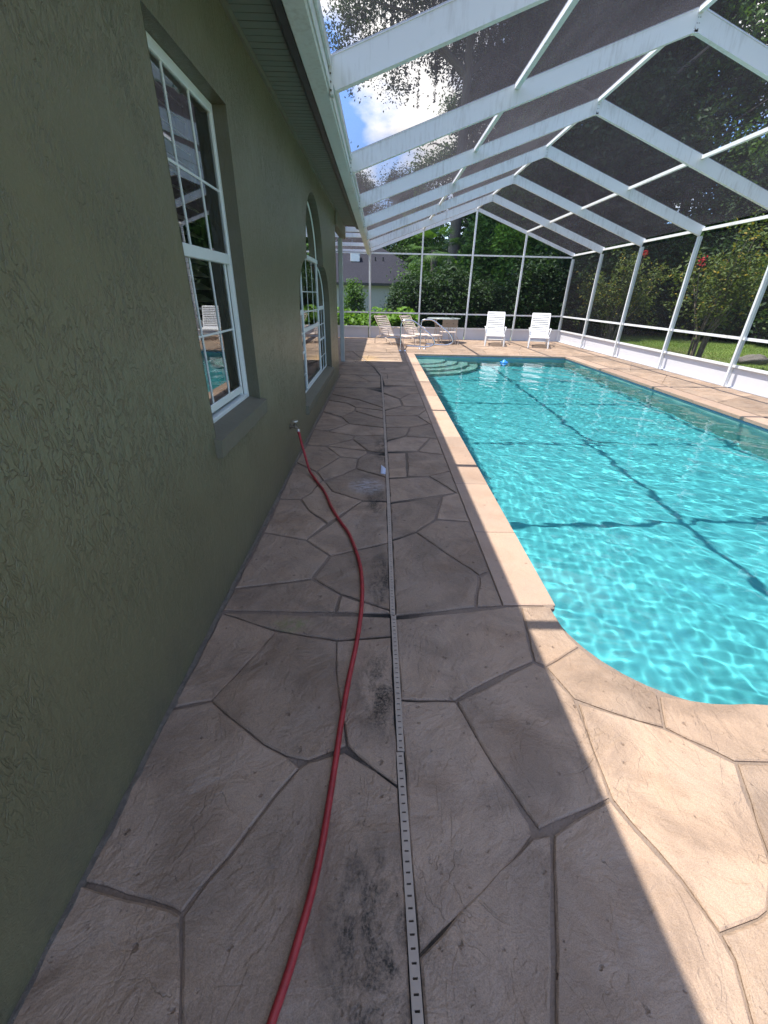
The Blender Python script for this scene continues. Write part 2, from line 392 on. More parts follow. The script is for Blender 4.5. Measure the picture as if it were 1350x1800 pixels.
_g = q.mix(q.ramp(q.noise(_o, .35, 6, .6), [(.35, 0.0), (.65, 1.0)]), (.075, .13, .022), (.15, .21, .04))
_g = q.mix(q.ramp(q.noise(q.map(_o, loc=(4, 4, 0)), .22, 5, .6), [(.55, 0.0), (.68, 1.0)]), _g, (.10, .075, .045))
M['lawn'] = q.pbr(_g, .95, q.bump(q.noise(_o, 30, 4), .03))
M['grass'] = m_leaf('grass_blade', (.08, .145, .025), (.18, .26, .05), (.26, .24, .08))
M['rock'] = m_plain('grey_rock', (.12, .11, .095), .9, .3, 6, bump=.03)
# water: real refracting wave surface
q = NT('pool_water')
M['water'] = q.link(q.n('ShaderNodeBsdfGlass', {'Color': (.93, .99, .99, 1), 'Roughness': 0.0, 'IOR': 1.333}).outputs[0])
STONES = {
 'S0': [(-0.834,1.745),(0.089,1.727),(0.071,1.587),(-0.2,1.556),(-0.514,1.62)],
 'S1': [(-0.834,1.745),(-0.512,1.612),(-0.698,1.204),(-0.846,1.167)],
 'S2': [(-0.512,1.612),(-0.199,1.549),(-0.184,1.367),(-0.14,1.153),(-0.11,1.005),(-0.248,0.946),(-0.33,0.963),(-0.43,1.01),(-0.697,1.201)],
 'S3': [(-0.196,1.549),(0.071,1.58),(0.081,0.858),(0.006,0.914),(-0.103,1.005),(-0.14,1.153),(-0.182,1.367)],
 'S4': [(-0.846,1.156),(-0.696,1.198),(-0.429,1.007),(-0.329,0.959),(-0.277,0.919),(-0.343,0.828),(-0.412,0.71),(-0.497,0.581),(-0.537,0.515),(-0.568,0.527),(-0.852,0.585),(-0.857,0.606)],
 'S5': [(-0.855,0.575),(-0.566,0.521),(-0.538,0.509),(-0.458,0.312),(-0.395,0.161),(-0.867,0.164)],
 'S6': [(-0.531,0.506),(-0.494,0.579),(-0.409,0.707),(-0.34,0.824),(-0.275,0.917),(-0.247,0.94),(-0.114,0.978),(0.006,0.908),(0.081,0.85),(0.103,0.405),(0.115,0.31),(0.129,0.158),(-0.392,0.161)],
 'L1a': [(-0.843,1.772),(-0.834,1.951),(-0.396,2.058),(-0.211,1.92),(-0.226,1.768)],
 'L1b': [(-0.22,1.768),(-0.207,1.91),(0.069,1.782),(0.084,1.759)],
 'L2': [(-0.837,1.962),(-0.822,2.6),(-0.502,2.506),(-0.321,2.322),(-0.395,2.093),(-0.397,2.064)],
 'L3': [(-0.388,2.07),(-0.312,2.309),(-0.169,2.381),(0.073,2.49),(0.078,1.787),(-0.211,1.925)],
 'L4': [(-0.499,2.514),(-0.318,2.812),(-0.134,3.146),(0.082,3.142),(0.085,2.497),(-0.17,2.388),(-0.314,2.322)],
 'L5': [(-0.826,2.616),(-0.83,3.156),(-0.659,3.161),(-0.559,2.976),(-0.387,2.756),(-0.505,2.521)],
 'L6': [(-0.651,3.173),(-0.579,3.301),(-0.522,3.566),(-0.478,3.502),(-0.403,3.331),(-0.13,3.157),(-0.315,2.867),(-0.379,2.765),(-0.559,2.976)],
 'L7': [(-0.835,3.178),(-0.846,4.008),(-0.617,3.786),(-0.526,3.593),(-0.579,3.301),(-0.661,3.172)],
 'L8': [(-0.486,3.528),(-0.334,3.725),(-0.226,3.878),(0.068,3.671),(0.082,3.164),(-0.125,3.168),(-0.404,3.343)],
 'L9': [(-0.6,3.787),(-0.407,4.196),(-0.218,4.17),(-0.227,3.893),(-0.335,3.74),(-0.513,3.58)],
 'L10': [(-0.216,3.893),(-0.206,4.171),(-0.126,4.335),(0.074,4.272),(0.068,3.685)],
 'L11': [(-0.846,4.041),(-0.823,4.57),(-0.599,4.542),(-0.41,4.231),(-0.608,3.801)],
 'L12': [(-0.586,4.542),(-0.128,4.41),(-0.126,4.353),(-0.219,4.188),(-0.41,4.231)],
 'L13': [(-0.591,4.582),(-0.31,4.808),(-0.135,4.447)],
 'L14': [(-0.305,4.831),(-0.292,4.967),(0.059,5.011),(0.068,4.382),(-0.123,4.448)],
 'L15': [(-0.823,4.611),(-0.829,5.203),(-0.654,5.138),(-0.312,4.966),(-0.318,4.83),(-0.604,4.582)],
 'L16': [(-0.832,5.228),(-0.819,6.07),(-0.53,5.804),(-0.414,5.52),(-0.657,5.163)],
 'L17': [(-0.64,5.139),(-0.404,5.493),(0.054,5.333),(0.06,5.034),(-0.3,4.99)],
 'L18': [(-0.524,5.835),(-0.366,6.17),(0.048,5.752),(0.054,5.359),(-0.406,5.521)],
 'L19': [(-0.827,6.137),(-0.821,6.843),(-0.511,6.668),(-0.371,6.415),(-0.376,6.203),(-0.527,5.866)],
 'L20': [(-0.351,6.205),(-0.362,6.416),(0.05,6.234),(0.048,5.782)],
 'L21': [(-0.825,6.884),(-0.834,7.321),(-0.342,6.923),(0.05,6.41),(0.05,6.268),(-0.364,6.452),(-0.514,6.707)],
 'L22': [(-0.829,7.368),(-0.828,7.864),(-0.283,7.915),(0.044,7.54),(0.042,6.446),(-0.335,6.966)],
 'R1': [(0.117,1.714),(0.819,1.832),(0.76,1.435),(0.492,1.303),(0.348,1.212),(0.126,1.216)],
 'R2': [(0.356,1.204),(0.759,1.421),(0.807,1.387),(0.87,1.225),(0.872,1.188),(0.853,0.992),(0.831,0.821),(0.548,0.724),(0.448,0.933)],
 'R3': [(0.128,1.208),(0.346,1.204),(0.444,0.933),(0.519,0.737),(0.519,0.707),(0.388,0.597),(0.143,0.431),(0.13,0.82)],
 'R4': [(0.144,0.424),(0.33,0.569),(0.519,0.696),(0.579,0.704),(0.538,0.583),(0.473,0.405),(0.384,0.157),(0.157,0.158),(0.149,0.31)],
 'R5': [(0.593,0.707),(0.827,0.811),(0.935,0.583),(0.965,0.47),(0.967,0.414),(0.929,0.308),(0.879,0.155),(0.39,0.157)],
 'R6': [(0.884,1.2),(1.012,1.148),(1.186,1.082),(1.372,0.941),(1.295,0.749),(1.234,0.611),(1.142,0.518),(1.102,0.502),(0.97,0.472),(0.941,0.591),(0.842,0.817),(0.853,0.992)],
 'R7': [(1.385,0.943),(1.721,0.945),(1.373,0.499),(1.241,0.611),(1.298,0.749)],
 'R8': [(0.972,0.467),(1.102,0.498),(1.144,0.515),(1.234,0.607),(1.367,0.493),(1.261,0.153),(0.885,0.155),(0.932,0.308),(0.974,0.419)],
 'RR1': [(0.096,1.741),(0.109,2.521),(0.155,2.546),(0.285,2.637),(0.633,2.107),(0.557,1.818)],
 'RR2': [(0.568,1.823),(0.643,2.102),(0.755,2.182),(0.782,2.128),(0.822,1.851)],
 'RR3': [(0.289,2.646),(0.455,2.834),(0.806,2.807),(0.982,2.582),(0.871,2.191),(0.758,2.195),(0.644,2.125)],
 'RR4': [(0.11,2.537),(0.105,3.111),(0.55,3.258),(0.448,2.852),(0.286,2.654)],
 'RR5': [(0.56,3.259),(0.686,3.333),(1.328,3.441),(1.221,2.801),(0.808,2.816),(0.466,2.853)],
 'RR6': [(0.106,3.143),(0.1,3.644),(0.48,3.701),(0.688,3.345)],
 'RR7': [(0.494,3.73),(0.774,3.889),(1.357,3.914),(1.328,3.441),(0.703,3.346)],
 'RR8': [(0.101,3.672),(0.1,4.364),(0.302,4.374),(0.277,3.707)],
 'RR9': [(0.289,3.722),(0.321,4.375),(0.431,4.418),(0.781,4.323),(1.456,4.265),(1.361,3.929),(0.777,3.905),(0.483,3.73)],
 'RR10': [(0.094,4.421),(0.105,4.765),(0.334,4.979),(0.625,4.926),(0.434,4.456),(0.209,4.445)],
 'RR11': [(0.452,4.438),(0.636,4.904),(1.226,4.635),(1.335,4.277),(0.746,4.34)],
 'RR12': [(0.106,4.809),(0.106,5.336),(0.408,5.381),(0.336,5.026)],
 'RR13': [(0.423,5.382),(0.688,5.534),(1.423,5.524),(1.361,4.642),(0.634,4.95),(0.349,5.003)],
 'RR14': [(0.107,5.362),(0.106,5.941),(0.552,5.971),(0.675,5.561),(0.425,5.409)],
 'RR15': [(0.569,5.972),(0.73,6.353),(1.545,6.485),(1.462,5.527),(0.699,5.563)],
 'RR16': [(0.098,5.972),(0.11,6.238),(0.364,6.544),(0.7,6.495),(0.734,6.389),(0.563,6.004)],
 'RR17': [(0.102,6.307),(0.094,7.448),(0.338,7.021),(0.356,6.581)],
 'RR18': [(0.359,7.065),(0.536,7.44),(1.498,7.768),(1.462,6.515),(0.703,6.533),(0.384,6.583)],
 'RR19': [(0.085,7.543),(0.067,8.055),(1.478,8.302),(1.528,7.822),(0.538,7.487),(0.351,7.108)],
 'K1': [(0.824,1.827),(0.987,1.839),(1.001,1.6),(1.025,1.529),(0.818,1.404),(0.769,1.435)],
 'K2': [(0.816,1.397),(1.022,1.522),(1.068,1.424),(1.251,1.264),(1.256,1.243),(1.19,1.09),(1.016,1.156),(0.875,1.225)],
 'K3': [(1.262,1.24),(1.468,1.207),(1.717,1.203),(1.972,1.206),(1.727,0.952),(1.38,0.952),(1.195,1.09)],
}
# ------------------------------------------------------------------ dimensions (metres)
XW = -0.86                      # house wall face
YF = 18.06                      # far cage wall
XR = 7.18                       # right cage wall
RY = [18.06, 15.78, 13.45, 11.11, 8.81, 6.47, 4.16, 1.83, -0.5, -2.8]
PX0, PX1, PY0, PY1 = 1.0, 5.59, 1.2, 13.15
WATER = -0.115

def fill_poly(outer, holes, z):
    """flat sheet with holes -> bmesh"""
    bm = bmesh.new(); es = []
    for loop in [outer]+holes:
        vs = [bm.verts.new((x, y, z)) for x, y in loop]
        es += [bm.edges.new((vs[i], vs[(i+1) % len(vs)])) for i in range(len(vs))]
    bmesh.ops.triangle_fill(bm, use_beauty=True, use_dissolve=False, edges=es)
    bmesh.ops.recalc_face_normals(bm, faces=bm.faces[:])
    if sum(f.normal.z for f in bm.faces) < 0: bmesh.ops.reverse_faces(bm, faces=bm.faces[:])
    return bm

def pool_outline(off=0.0, n=10):
    r = .62
    pts = [(PX0-off, PY1+off), (PX0-off, PY0+r)]
    for k in range(1, n+1):
        t = math.pi/2*k/n; pts.append((PX0+r-(r+off)*math.cos(t), PY0+r-(r+off)*math.sin(t)))
    for k in range(0, n+1):
        t = math.pi/2*k/n; pts.append((PX1-r+(r+off)*math.sin(t), PY0+r-(r+off)*math.cos(t)))
    pts += [(PX1+off, PY1+off)]
    return pts

# ------------------------------------------------------------------ ground
GX0, GX1, GY0, GY1 = -150, 170, -120, 260
bm = fill_poly([(GX0, GY0), (GX1, GY0), (GX1, GY1), (GX0, GY1)], [[(-3.9, -2.9), (7.2, -2.9), (7.2, 18.1), (-3.9, 18.1)]], -.12)
me = bpy.data.meshes.new('lawn'); bm.to_mesh(me); bm.free(); tag(link('lawn', me, M['lawn']), kind='structure')

# ------------------------------------------------------------------ deck: joint bed and flagstones
hole = pool_outline(.02)
bm = fill_poly([(-4, -3), (7.3, -3), (7.3, 18.2), (-4, 18.2)], [hole], -.011)
ext = bmesh.ops.extrude_edge_only(bm, edges=[e for e in bm.edges if e.is_boundary])
for v in ext['geom']:
    if isinstance(v, bmesh.types.BMVert): v.co.z = -.16
me = bpy.data.meshes.new('pool_deck'); bm.to_mesh(me); bm.free()
deck = tag(link('pool_deck', me, M['joint']), kind='structure')

def area(p): return .5*sum(p[i][0]*p[(i+1) % len(p)][1]-p[(i+1) % len(p)][0]*p[i][1] for i in range(len(p)))
def clip(poly, a, b, c):
    """keep a*x+b*y<=c"""
    out = []
    for i in range(len(poly)):
        p, q = poly[i], poly[(i+1) % len(poly)]
        dp, dq = a*p[0]+b*p[1]-c, a*q[0]+b*q[1]-c
        if dp <= 0: out.append(p)
        if dp*dq < 0:
            t = dp/(dp-dq); out.append((p[0]+t*(q[0]-p[0]), p[1]+t*(q[1]-p[1])))
    return out
def inset(poly, d):
    if area(poly) < 0: poly = poly[::-1]
    pts = []
    for p in poly:
        if not pts or math.hypot(p[0]-pts[-1][0], p[1]-pts[-1][1]) > .012: pts.append(p)
    while len(pts) > 2 and math.hypot(pts[0][0]-pts[-1][0], pts[0][1]-pts[-1][1]) < .012: pts.pop()
    n = len(pts); out = []
    if n < 3: return None
    for i in range(n):
        a, b, c = Vector(pts[i-1]), Vector(pts[i]), Vector(pts[(i+1) % n])
        e1 = (b-a).normalized(); e2 = (c-b).normalized()
        n1 = Vector((-e1.y, e1.x)); n2 = Vector((-e2.y, e2.x))
        m = n1+n2; l = m.length
        if l < .3: m = n1; k = 1.0
        else: m /= l; k = min(1/max(m.dot(n1), .4), 2.0)
        q_ = b+m*d*k; out.append((q_.x, q_.y))
    return out if area(out) > .002 else None
def rough_edge(poly, rg, step=.07, amp=.0045):
    out = []
    for i in range(len(poly)):
        p, q_ = poly[i], poly[(i+1) % len(poly)]
        L = math.hypot(q_[0]-p[0], q_[1]-p[1]); k = max(1, min(9, int(L/step)))
        nx, ny = -(q_[1]-p[1])/max(L, 1e-6), (q_[0]-p[0])/max(L, 1e-6)
        for j in range(k):
            t = j/k; o = rg.uniform(-amp, amp) if j else 0
            out.append((p[0]+t*(q_[0]-p[0])+nx*o, p[1]+t*(q_[1]-p[1])+ny*o))
    return out
def stone(poly, mat, gap=.006, name='flagstone', z=0.0, fine=True, parent=None, thick=.012):
    p = inset(poly, gap)
    if p is None: return None
    if fine: p = rough_edge(p, rnd)
    rings = [(p, -thick), (p, -.006)]
    p2 = inset(p, .004) if not fine else None
    n = len(p); cx = sum(a for a, b in p)/n; cy_ = sum(b for a, b in p)/n
    top = [(a+(cx-a)*min(.3, .007/max(math.hypot(a-cx, b-cy_), .01)), b+(cy_-b)*min(.3, .007/max(math.hypot(a-cx, b-cy_), .01))) for a, b in p]
    dz = z+rnd.uniform(-.0015, .0015)
    vs = [(a, b, z-thick) for a, b in p]+[(a, b, dz-.005) for a, b in p]+[(a, b, dz) for a, b in top]
    fs = [(i, (i+1) % n, n+(i+1) % n, n+i) for i in range(n)]+[(n+i, n+(i+1) % n, 2*n+(i+1) % n, 2*n+i) for i in range(n)]+[list(range(2*n, 3*n))]
    mb = MB().add(vs, fs); return mb.build(name, mat, parent or deck)

COPW = .28
DRP = [(0.122, -2.6), (.119, .15), (.098, 1.0), (.091, 1.74), (.093, 2.6), (.092, 3.5), (.082, 5.0), (.068, 7.0), (.045, 9.3)]
def drx(y):
    for (a, b), (c, d) in zip(DRP, DRP[1:]):
        if y <= d: return a+(c-a)*(y-b)/(d-b)
    return DRP[-1][0]
for k, poly in STONES.items():
    if k[0] == 'K': continue
    if k.startswith('RR'): poly = clip(poly, 1, 0, PX0-COPW-.003)
    if k == 'R5': pass
    g = .0012 if k in ('S1','S2','S3','S4','S5','S6','R1','R2','R3','R4','R5','R6','R7','R8') else .004
    side = 1 if k[0] == 'R' else -1
    poly = [(drx(y)+side*(.0172-g), y) if abs(x-drx(y)) < .05 else (x, y) for x, y in poly]
    stone(poly, M['stone'], g)
for k in ('K1', 'K2', 'K3'): stone(STONES[k], M['stone'], .003, 'coping_stone')

def voronoi(region, size, seed, sx=1.0):
    rg = random.Random(seed); xs = [p[0] for p in region]; ys = [p[1] for p in region]
    x0, x1, y0, y1 = min(xs), max(xs), min(ys), max(ys); sd = []
    ny = max(1, round((y1-y0)/size)); nx = max(1, round((x1-x0)/(size*sx)))
    for i in range(nx):
        for j in range(ny):
            sd.append((x0+(x1-x0)*(i+.5+rg.uniform(-.42, .42)+(.25 if j % 2 else -.25))/nx, y0+(y1-y0)*(j+.5+rg.uniform(-.42, .42))/ny))
    for i, s in enumerate(sd):
        c = list(region)
        for j, t in enumerate(sd):
            if i == j: continue
            a, b = t[0]-s[0], t[1]-s[1]
            c = clip(c, a, b, (t[0]**2+t[1]**2-s[0]**2-s[1]**2)/2)
            if len(c) < 3: break
        if len(c) >= 3 and abs(area(c)) > .01: yield c
rect = lambda a, b, c, d: [(a, b), (c, b), (c, d), (a, d)]
LX = lambda y: .115-.019*y           # drain centre line
for reg, size, sd in (([(-.835, 7.93), (.045-.02, 7.99), (.02, 9.28), (-.835, 9.28)], .55, 3), ([(.10, 8.25), (.717, 8.2), (.717, 13.4), (-.79, 13.4), (-.10, 10.5), (.05, 9.3)], .62, 5),
                      (rect(-3.9, 13.47, 7.1, 18.0), 1.05, 8), (rect(5.93, -2.8, 7.12, 13.44), 1.0, 9),
                      (rect(-.835, -2.8, 5.9, .148), .8, 10), (rect(2.0, .16, 5.9, .90), .9, 11), ([(-3.9, 9.32), (.0, 9.32), (-.16, 10.45), (-.86, 13.4), (-3.9, 13.4)], .6, 12)):
    for c in voronoi(reg, size, sd): stone(c, M['stone'], .0045, fine=size < .7)
stone([(1.27, .5), (1.39, .49), (1.74, .93), (1.98, .93), (1.98, .16), (1.29, .16)], M['stone'], .006)

# coping round the pool (smooth band, in lengths)
def cope(poly): 
    o = stone(poly, M['coping'], .003, 'coping_stone', fine=False, thick=.05); return o
ov = .025
ys = [1.84, 2.66, 3.55, 5.0, 6.2, 7.35, 8.7, 10.0, 11.4, 12.3, 13.4]
for a, b in zip(ys, ys[1:]): cope(rect(PX0-COPW, a, PX0+ov, b if b < 13 else PY1-ov))
xs = [PX0-COPW, 1.9, 2.9, 3.9, 4.9, PX1+COPW]
for a, b in zip(xs, xs[1:]): cope(rect(a, PY1-ov, b, PY1+COPW))
ys = [1.85, 2.9, 4.0, 5.1, 6.3, 7.4, 8.6, 9.8, 11.0, 12.1, PY1-ov]
for a, b in zip(ys, ys[1:]): cope(rect(PX1-ov, a, PX1+COPW, b))
xs = [1.98, 2.9, 3.9, 4.9]
for a, b in zip(xs, xs[1:]): cope(rect(a, PY0-.27, b, PY0+ov))
o1, o2 = pool_outline(-.02, 10), pool_outline(.28, 10)
arc = list(zip(o1[12:23], o2[12:23]))
cope([(4.9, PY0-.27)]+[b for a, b in arc[1:]]+[(PX1+COPW, 1.85), (PX1-ov, 1.85)]+[a for a, b in arc[::-1]]+[(4.9, PY0+ov)])
# small dark chip where the two coping heights meet
MB().bbox((.955, 1.815, -.03), (1.012, 1.85, -.001), .006).build('coping_chip', M['joint'], deck)
# broken concrete edge along the house wall
mb = MB(); rg = random.Random(5); n = 260; vs = []; 
for i in range(n+1):
    y = -2.8+i*(9.2+2.8)/n
    vs += [(XW-.002, y, .004+rg.uniform(-.003, .004)), (XW+.012+rg.uniform(-.009, .012), y, .003+rg.uniform(-.003, .004)), (XW+.02+rg.uniform(-.006, .008), y, -.012)]
mb.add(vs, [f for i in range(n) for f in ((3*i, 3*i+1, 3*i+4, 3*i+3), (3*i+1, 3*i+2, 3*i+5, 3*i+4))])
mb.build('slab_edge', M['gutter_edge'], deck)

# ------------------------------------------------------------------ pool basin, steps, water
out = pool_outline(0.0); n = len(out)
mb = MB(); zs = (-.012, -.16, -1.25)
mb.add([(x, y, -.085) for x, y in out]+[(x, y, -1.3) for x, y in out], [(i, n+i, n+(i+1) % n, (i+1) % n) for i in range(n)])
wall_mb = mb; mb = MB(); basin_bm = fill_poly(out, [], -1.3); mb.bm(basin_bm)
pool = tag(mb.build('swimming_pool', M['plaster']), kind='structure')
wall_mb.build('pool_wall', M['pwall'], pool)
mb = MB(); mb.add([(x, y, -.004-.03) for x, y in out]+[(x, y, -.085) for x, y in out], [(i, n+i, n+(i+1) % n, (i+1) % n) for i in range(n)])
mb.build('waterline_tile', M['tile'], pool)
for k, (r, z) in enumerate(((.95, -.30), (1.3, -.52), (1.62, -.74), (1.92, -.98))):
    arcp = [(PX0+.001*k, PY1-.001*k)]+[(PX0+.001*k+r*math.sin(t), PY1-.001*k-r*math.cos(t)) for t in [math.pi/2*j/24 for j in range(25)]]
    MB().prism(arcp, -1.299, z).build('pool_step', M['steps'], pool)

NX, NY = 320, 820
gx = np.linspace(PX0-.05, PX1+.05, NX); gy = np.linspace(PY0-.05, PY1+.05, NY)
GX, GY = np.meshgrid(gx, gy, indexing='ij'); Z = np.zeros_like(GX); rs = np.random.RandomState(4)
for i in range(76):
    lam = rs.choice([1.1, .75, .5, .36, .26, .18, .12, .085], p=[.08, .13, .18, .17, .15, .12, .10, .07]); th = rs.normal(.85, .55 if lam > .3 else .9)
    k = 2*np.pi/lam; ph = rs.uniform(0, 6.28)
    ph = ph+1.2*np.sin(GX*rs.uniform(.6, 1.5)+rs.uniform(0, 6))+1.2*np.sin(GY*rs.uniform(.5, 1.3)+rs.uniform(0, 6))
    env = .55+.45*np.sin(GX*rs.uniform(.5, 1.4)+GY*rs.uniform(.4, 1.2)+rs.uniform(0, 6))
    calm = .45+.55/(1+np.exp(-(GX-2.6-.12*(GY-4))*2.2)) if lam > .3 else .75   # stiller along the house side
    Z += .0017*lam**.90*env*calm*np.sin(k*(GX*np.cos(th)+GY*np.sin(th))+ph)
me = bpy.data.meshes.new('pool_water')
idx = np.arange(NX*NY).reshape(NX, NY)
q4 = np.stack([idx[:-1, :-1], idx[1:, :-1], idx[1:, 1:], idx[:-1, 1:]], -1).reshape(-1, 4)
def fast_mesh(me, co, quads, smooth=False, k=4):
    me.vertices.add(len(co)); me.vertices.foreach_set('co', co.astype(np.float32).ravel())
    me.loops.add(quads.size); me.loops.foreach_set('vertex_index', quads.astype(np.int32).ravel())
    me.polygons.add(len(quads)); me.polygons.foreach_set('loop_start', np.arange(0, quads.size, k, dtype=np.int32))
    me.polygons.foreach_set('loop_total', np.full(len(quads), k, np.int32))
    me.polygons.foreach_set('use_smooth', np.full(len(quads), smooth))
    me.update(calc_edges=True)
fast_mesh(me, np.stack([GX, GY, Z+WATER], -1).reshape(-1, 3), q4, True)
water = tag(link('pool_water', me, M['water']), kind='structure')
water.cycles.is_caustics_caster = True
for o in [pool]+list(pool.children): o.cycles.is_caustics_receiver = True

# ------------------------------------------------------------------ drain channel
drain = tag(empty('deck_drain'), 'long slotted beige drain channel set between the flagstones', 'drain')
def dp(y): return (.118-.0062*y if y < 5 else .087-.0085*(y-5)*.9)
def grate(p, q, off=0.0):
    """one length of slotted cover as a real ladder of strips, standing over a dark pit"""
    p, q = Vector((*p, 0)), Vector((*q, 0)); L = (q-p).length; d = (q-p)/L; s = Vector((d.y, -d.x, 0))
    mb = MB(); w = .0135; pit = .0275; sl = .0050; zt = .002+off
    def quadbox(a0, a1, b0, b1, z0, z1):
        pts = [p+d*a0+s*b0, p+d*a1+s*b0, p+d*a1+s*b1, p+d*a0+s*b1]
        mb.add([(v.x, v.y, z0) for v in pts]+[(v.x, v.y, z1) for v in pts], [(0, 1, 2, 3), (7, 6, 5, 4), (0, 4, 5, 1), (1, 5, 6, 2), (2, 6, 7, 3), (3, 7, 4, 0)])
    quadbox(.002, L-.002, -w, -w*.48, -.02, zt); quadbox(.002, L-.002, w*.48, w, -.02, zt)
    n = int(L/pit)
    for i in range(n+1):
        a0 = max(.002, i*pit-(pit-sl)/2); a1 = min(L-.002, i*pit+(pit-sl)/2)
        if a1 > a0: quadbox(a0, a1, -w*.48, w*.48, -.02, zt)
    o = mb.build('grate_length', M['drain'], drain)
    v = [p-s*(w+.0035), q-s*(w+.0035), q+s*(w+.0035), p+s*(w+.0035)]
    MB().add([(a.x, a.y, -.0085) for a in v], [(3, 2, 1, 0)]).build('channel_pit', M['pit'], drain)
yb = [-2.6, -1.2, .15, .98, 1.745, 3.1, 4.3, 5.6, 7.0, 8.2, 9.3]
for i, (a, b) in enumerate(zip(yb, yb[1:])):
    o = .004 if i in (3,) else 0.0
    grate((drx(a)+o, a+.001), (drx(b)+o, b-.001), .001*(i % 2))
bp = [(.045, 9.3), (-.11, 10.45), (-.45, 11.75), (-.80, 13.5)]
for a, b in zip(bp, bp[1:]): grate(a, b)

# ------------------------------------------------------------------ house
house = tag(empty('house'), 'long olive stucco house with deep-set white windows beside the pool deck', 'house')
WZ = 2.93
def arch_outline():
    """stepped three-part outline of the second window (y, z): quarter-round shoulders and a tall round-topped middle"""
    cy_, hw, sw = 6.38, .77, 1.45; L = []
    L.append((cy_-sw, .36)); L.append((cy_-sw, 1.30))
    for k in range(1, 9):
        t = math.pi/2*k/8; L.append((cy_-sw+(sw-hw)*(1-math.cos(t)), 1.30+.60*math.sin(t)))
    for k in range(1, 24):
        t = math.pi*k/24; L.append((cy_-hw*math.cos(t), 1.93+.71*math.sin(t)))
    for k in range(0, 9):
        t = math.pi/2*k/8; L.append((cy_+hw+(sw-hw)*math.sin(t), 1.90-.60*(1-math.cos(t))))
    L.append((cy_+sw, .36)); return L
open1 = [(2.13, .84), (2.13, 2.45), (3.04, 2.45), (3.04, .84)]
open2 = arch_outline()
bm = fill_poly([(-3, -.05), (9.2, -.05), (9.2, WZ), (-3, WZ)], [open1, open2], 0)
mb = MB()
bm.verts.index_update()
mb.add([(XW, v.co.x, v.co.y) for v in bm.verts], [[v.index for v in f.verts] for f in bm.faces]); bm.free()
mb.add([(XW, 9.2, -.05), (XW, 9.2, WZ), (-4.2, 9.2, WZ), (-4.2, 9.2, -.05)], [(0, 3, 2, 1)])
mb.build('wall', M['stucco'], house)
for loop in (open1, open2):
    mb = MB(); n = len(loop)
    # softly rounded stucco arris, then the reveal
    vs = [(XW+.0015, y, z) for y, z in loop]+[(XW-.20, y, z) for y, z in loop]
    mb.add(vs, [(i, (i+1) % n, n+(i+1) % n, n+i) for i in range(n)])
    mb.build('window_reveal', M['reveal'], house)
# sills
def sill(y0, y1, z):
    mb = MB(); mb.add([(XW-.10, y0, z+.035), (XW-.10, y1, z+.035), (XW+.04, y1, z), (XW+.04, y0, z), (XW-.10, y0, z-.10), (XW-.10, y1, z-.10), (XW+.032, y1, z-.095), (XW+.032, y0, z-.095)],
                      [(0, 3, 2, 1), (3, 7, 6, 2), (4, 5, 6, 7), (0, 4, 7, 3), (1, 2, 6, 5)])
    return mb.build('window_sill', M['sill'], house)
sill(2.10, 3.08, .855); sill(4.90, 7.86, .365)
# dark rooms behind the glass
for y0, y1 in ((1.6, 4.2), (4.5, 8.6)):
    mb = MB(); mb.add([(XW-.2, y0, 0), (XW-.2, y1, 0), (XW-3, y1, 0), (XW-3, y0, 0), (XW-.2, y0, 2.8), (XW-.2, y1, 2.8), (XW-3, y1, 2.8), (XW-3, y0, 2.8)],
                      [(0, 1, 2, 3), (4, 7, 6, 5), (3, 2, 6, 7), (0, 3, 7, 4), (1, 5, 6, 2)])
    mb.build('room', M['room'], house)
XF = XW-.075                   # window frame face
def fbox(mb, y0, y1, z0, z1, x0=None, x1=None):
    x0 = XF-.06 if x0 is None else x0; x1 = XF if x1 is None else x1
    return mb.bbox((x0, y0, z0), (x1, y1, z1), .003)
def pane(parent, poly, x):
    MB().add([(x, y, z) for y, z in poly], [list(range(len(poly)))]).build('pane', M['glass'], parent)
def muntin(parent, a, b, x):
    MB().bar((x+.003, *a), (x+.003, *b), .011, .008, (1, 0, 0)).build('muntin', M['frame'], parent)
# first window: double hung
w1 = MB(); y0, y1, z0, z1, zm = 2.13, 3.04, .875, 2.45, 1.70
fbox(w1, y0, y0+.03, z0, z1); fbox(w1, y1-.03, y1, z0, z1, XF-.028); fbox(w1, y0+.03, y1-.03, z1-.045, z1); fbox(w1, y0+.03, y1-.03, z0, z0+.03)
win1 = w1.build('window', M['frame'], house); win1['label'] = 'rectangular white double-hung window'
us = MB(); fbox(us, y0+.03, y1-.03, zm-.005, zm+.05, XF-.045, XF-.004); us.build('meeting_rail', M['frame'], win1)
ls = MB(); xo = XF-.02
for a in ((y0+.03, y0+.055, z0+.03, zm-.006), (y1-.085, y1-.06, z0+.03, zm-.006)): ls.bbox((xo-.03, a[0], a[2]), (xo, a[1], a[3]), .003)
ls.bbox((xo-.03, y0+.055, z0+.05), (xo, y1-.085, z0+.095), .003)
ls.build('lower_sash', M['frame'], win1)
tr = MB(); tr.bbox((XF-.05, y1-.057, z0+.035), (XF-.03, y1-.032, zm-.01), .002); tr.build('sash_track', M['nickel'], win1)
pane(win1, [(y0+.03, zm+.05), (y1-.03, zm+.05), (y1-.03, z1-.045), (y0+.03, z1-.045)], XF-.012)
pane(win1, [(y0+.055, z0+.095), (y1-.085, z0+.095), (y1-.085, zm-.006), (y0+.055, zm-.006)], XF-.026)
for k in (1, 2):
    yy = y0+.03+(y1-y0-.06)*k/3
    muntin(win1, (yy, zm+.05), (yy, z1-.045), XF-.014); muntin(win1, (yy-.012, z0+.095), (yy-.012, zm-.006), XF-.028)
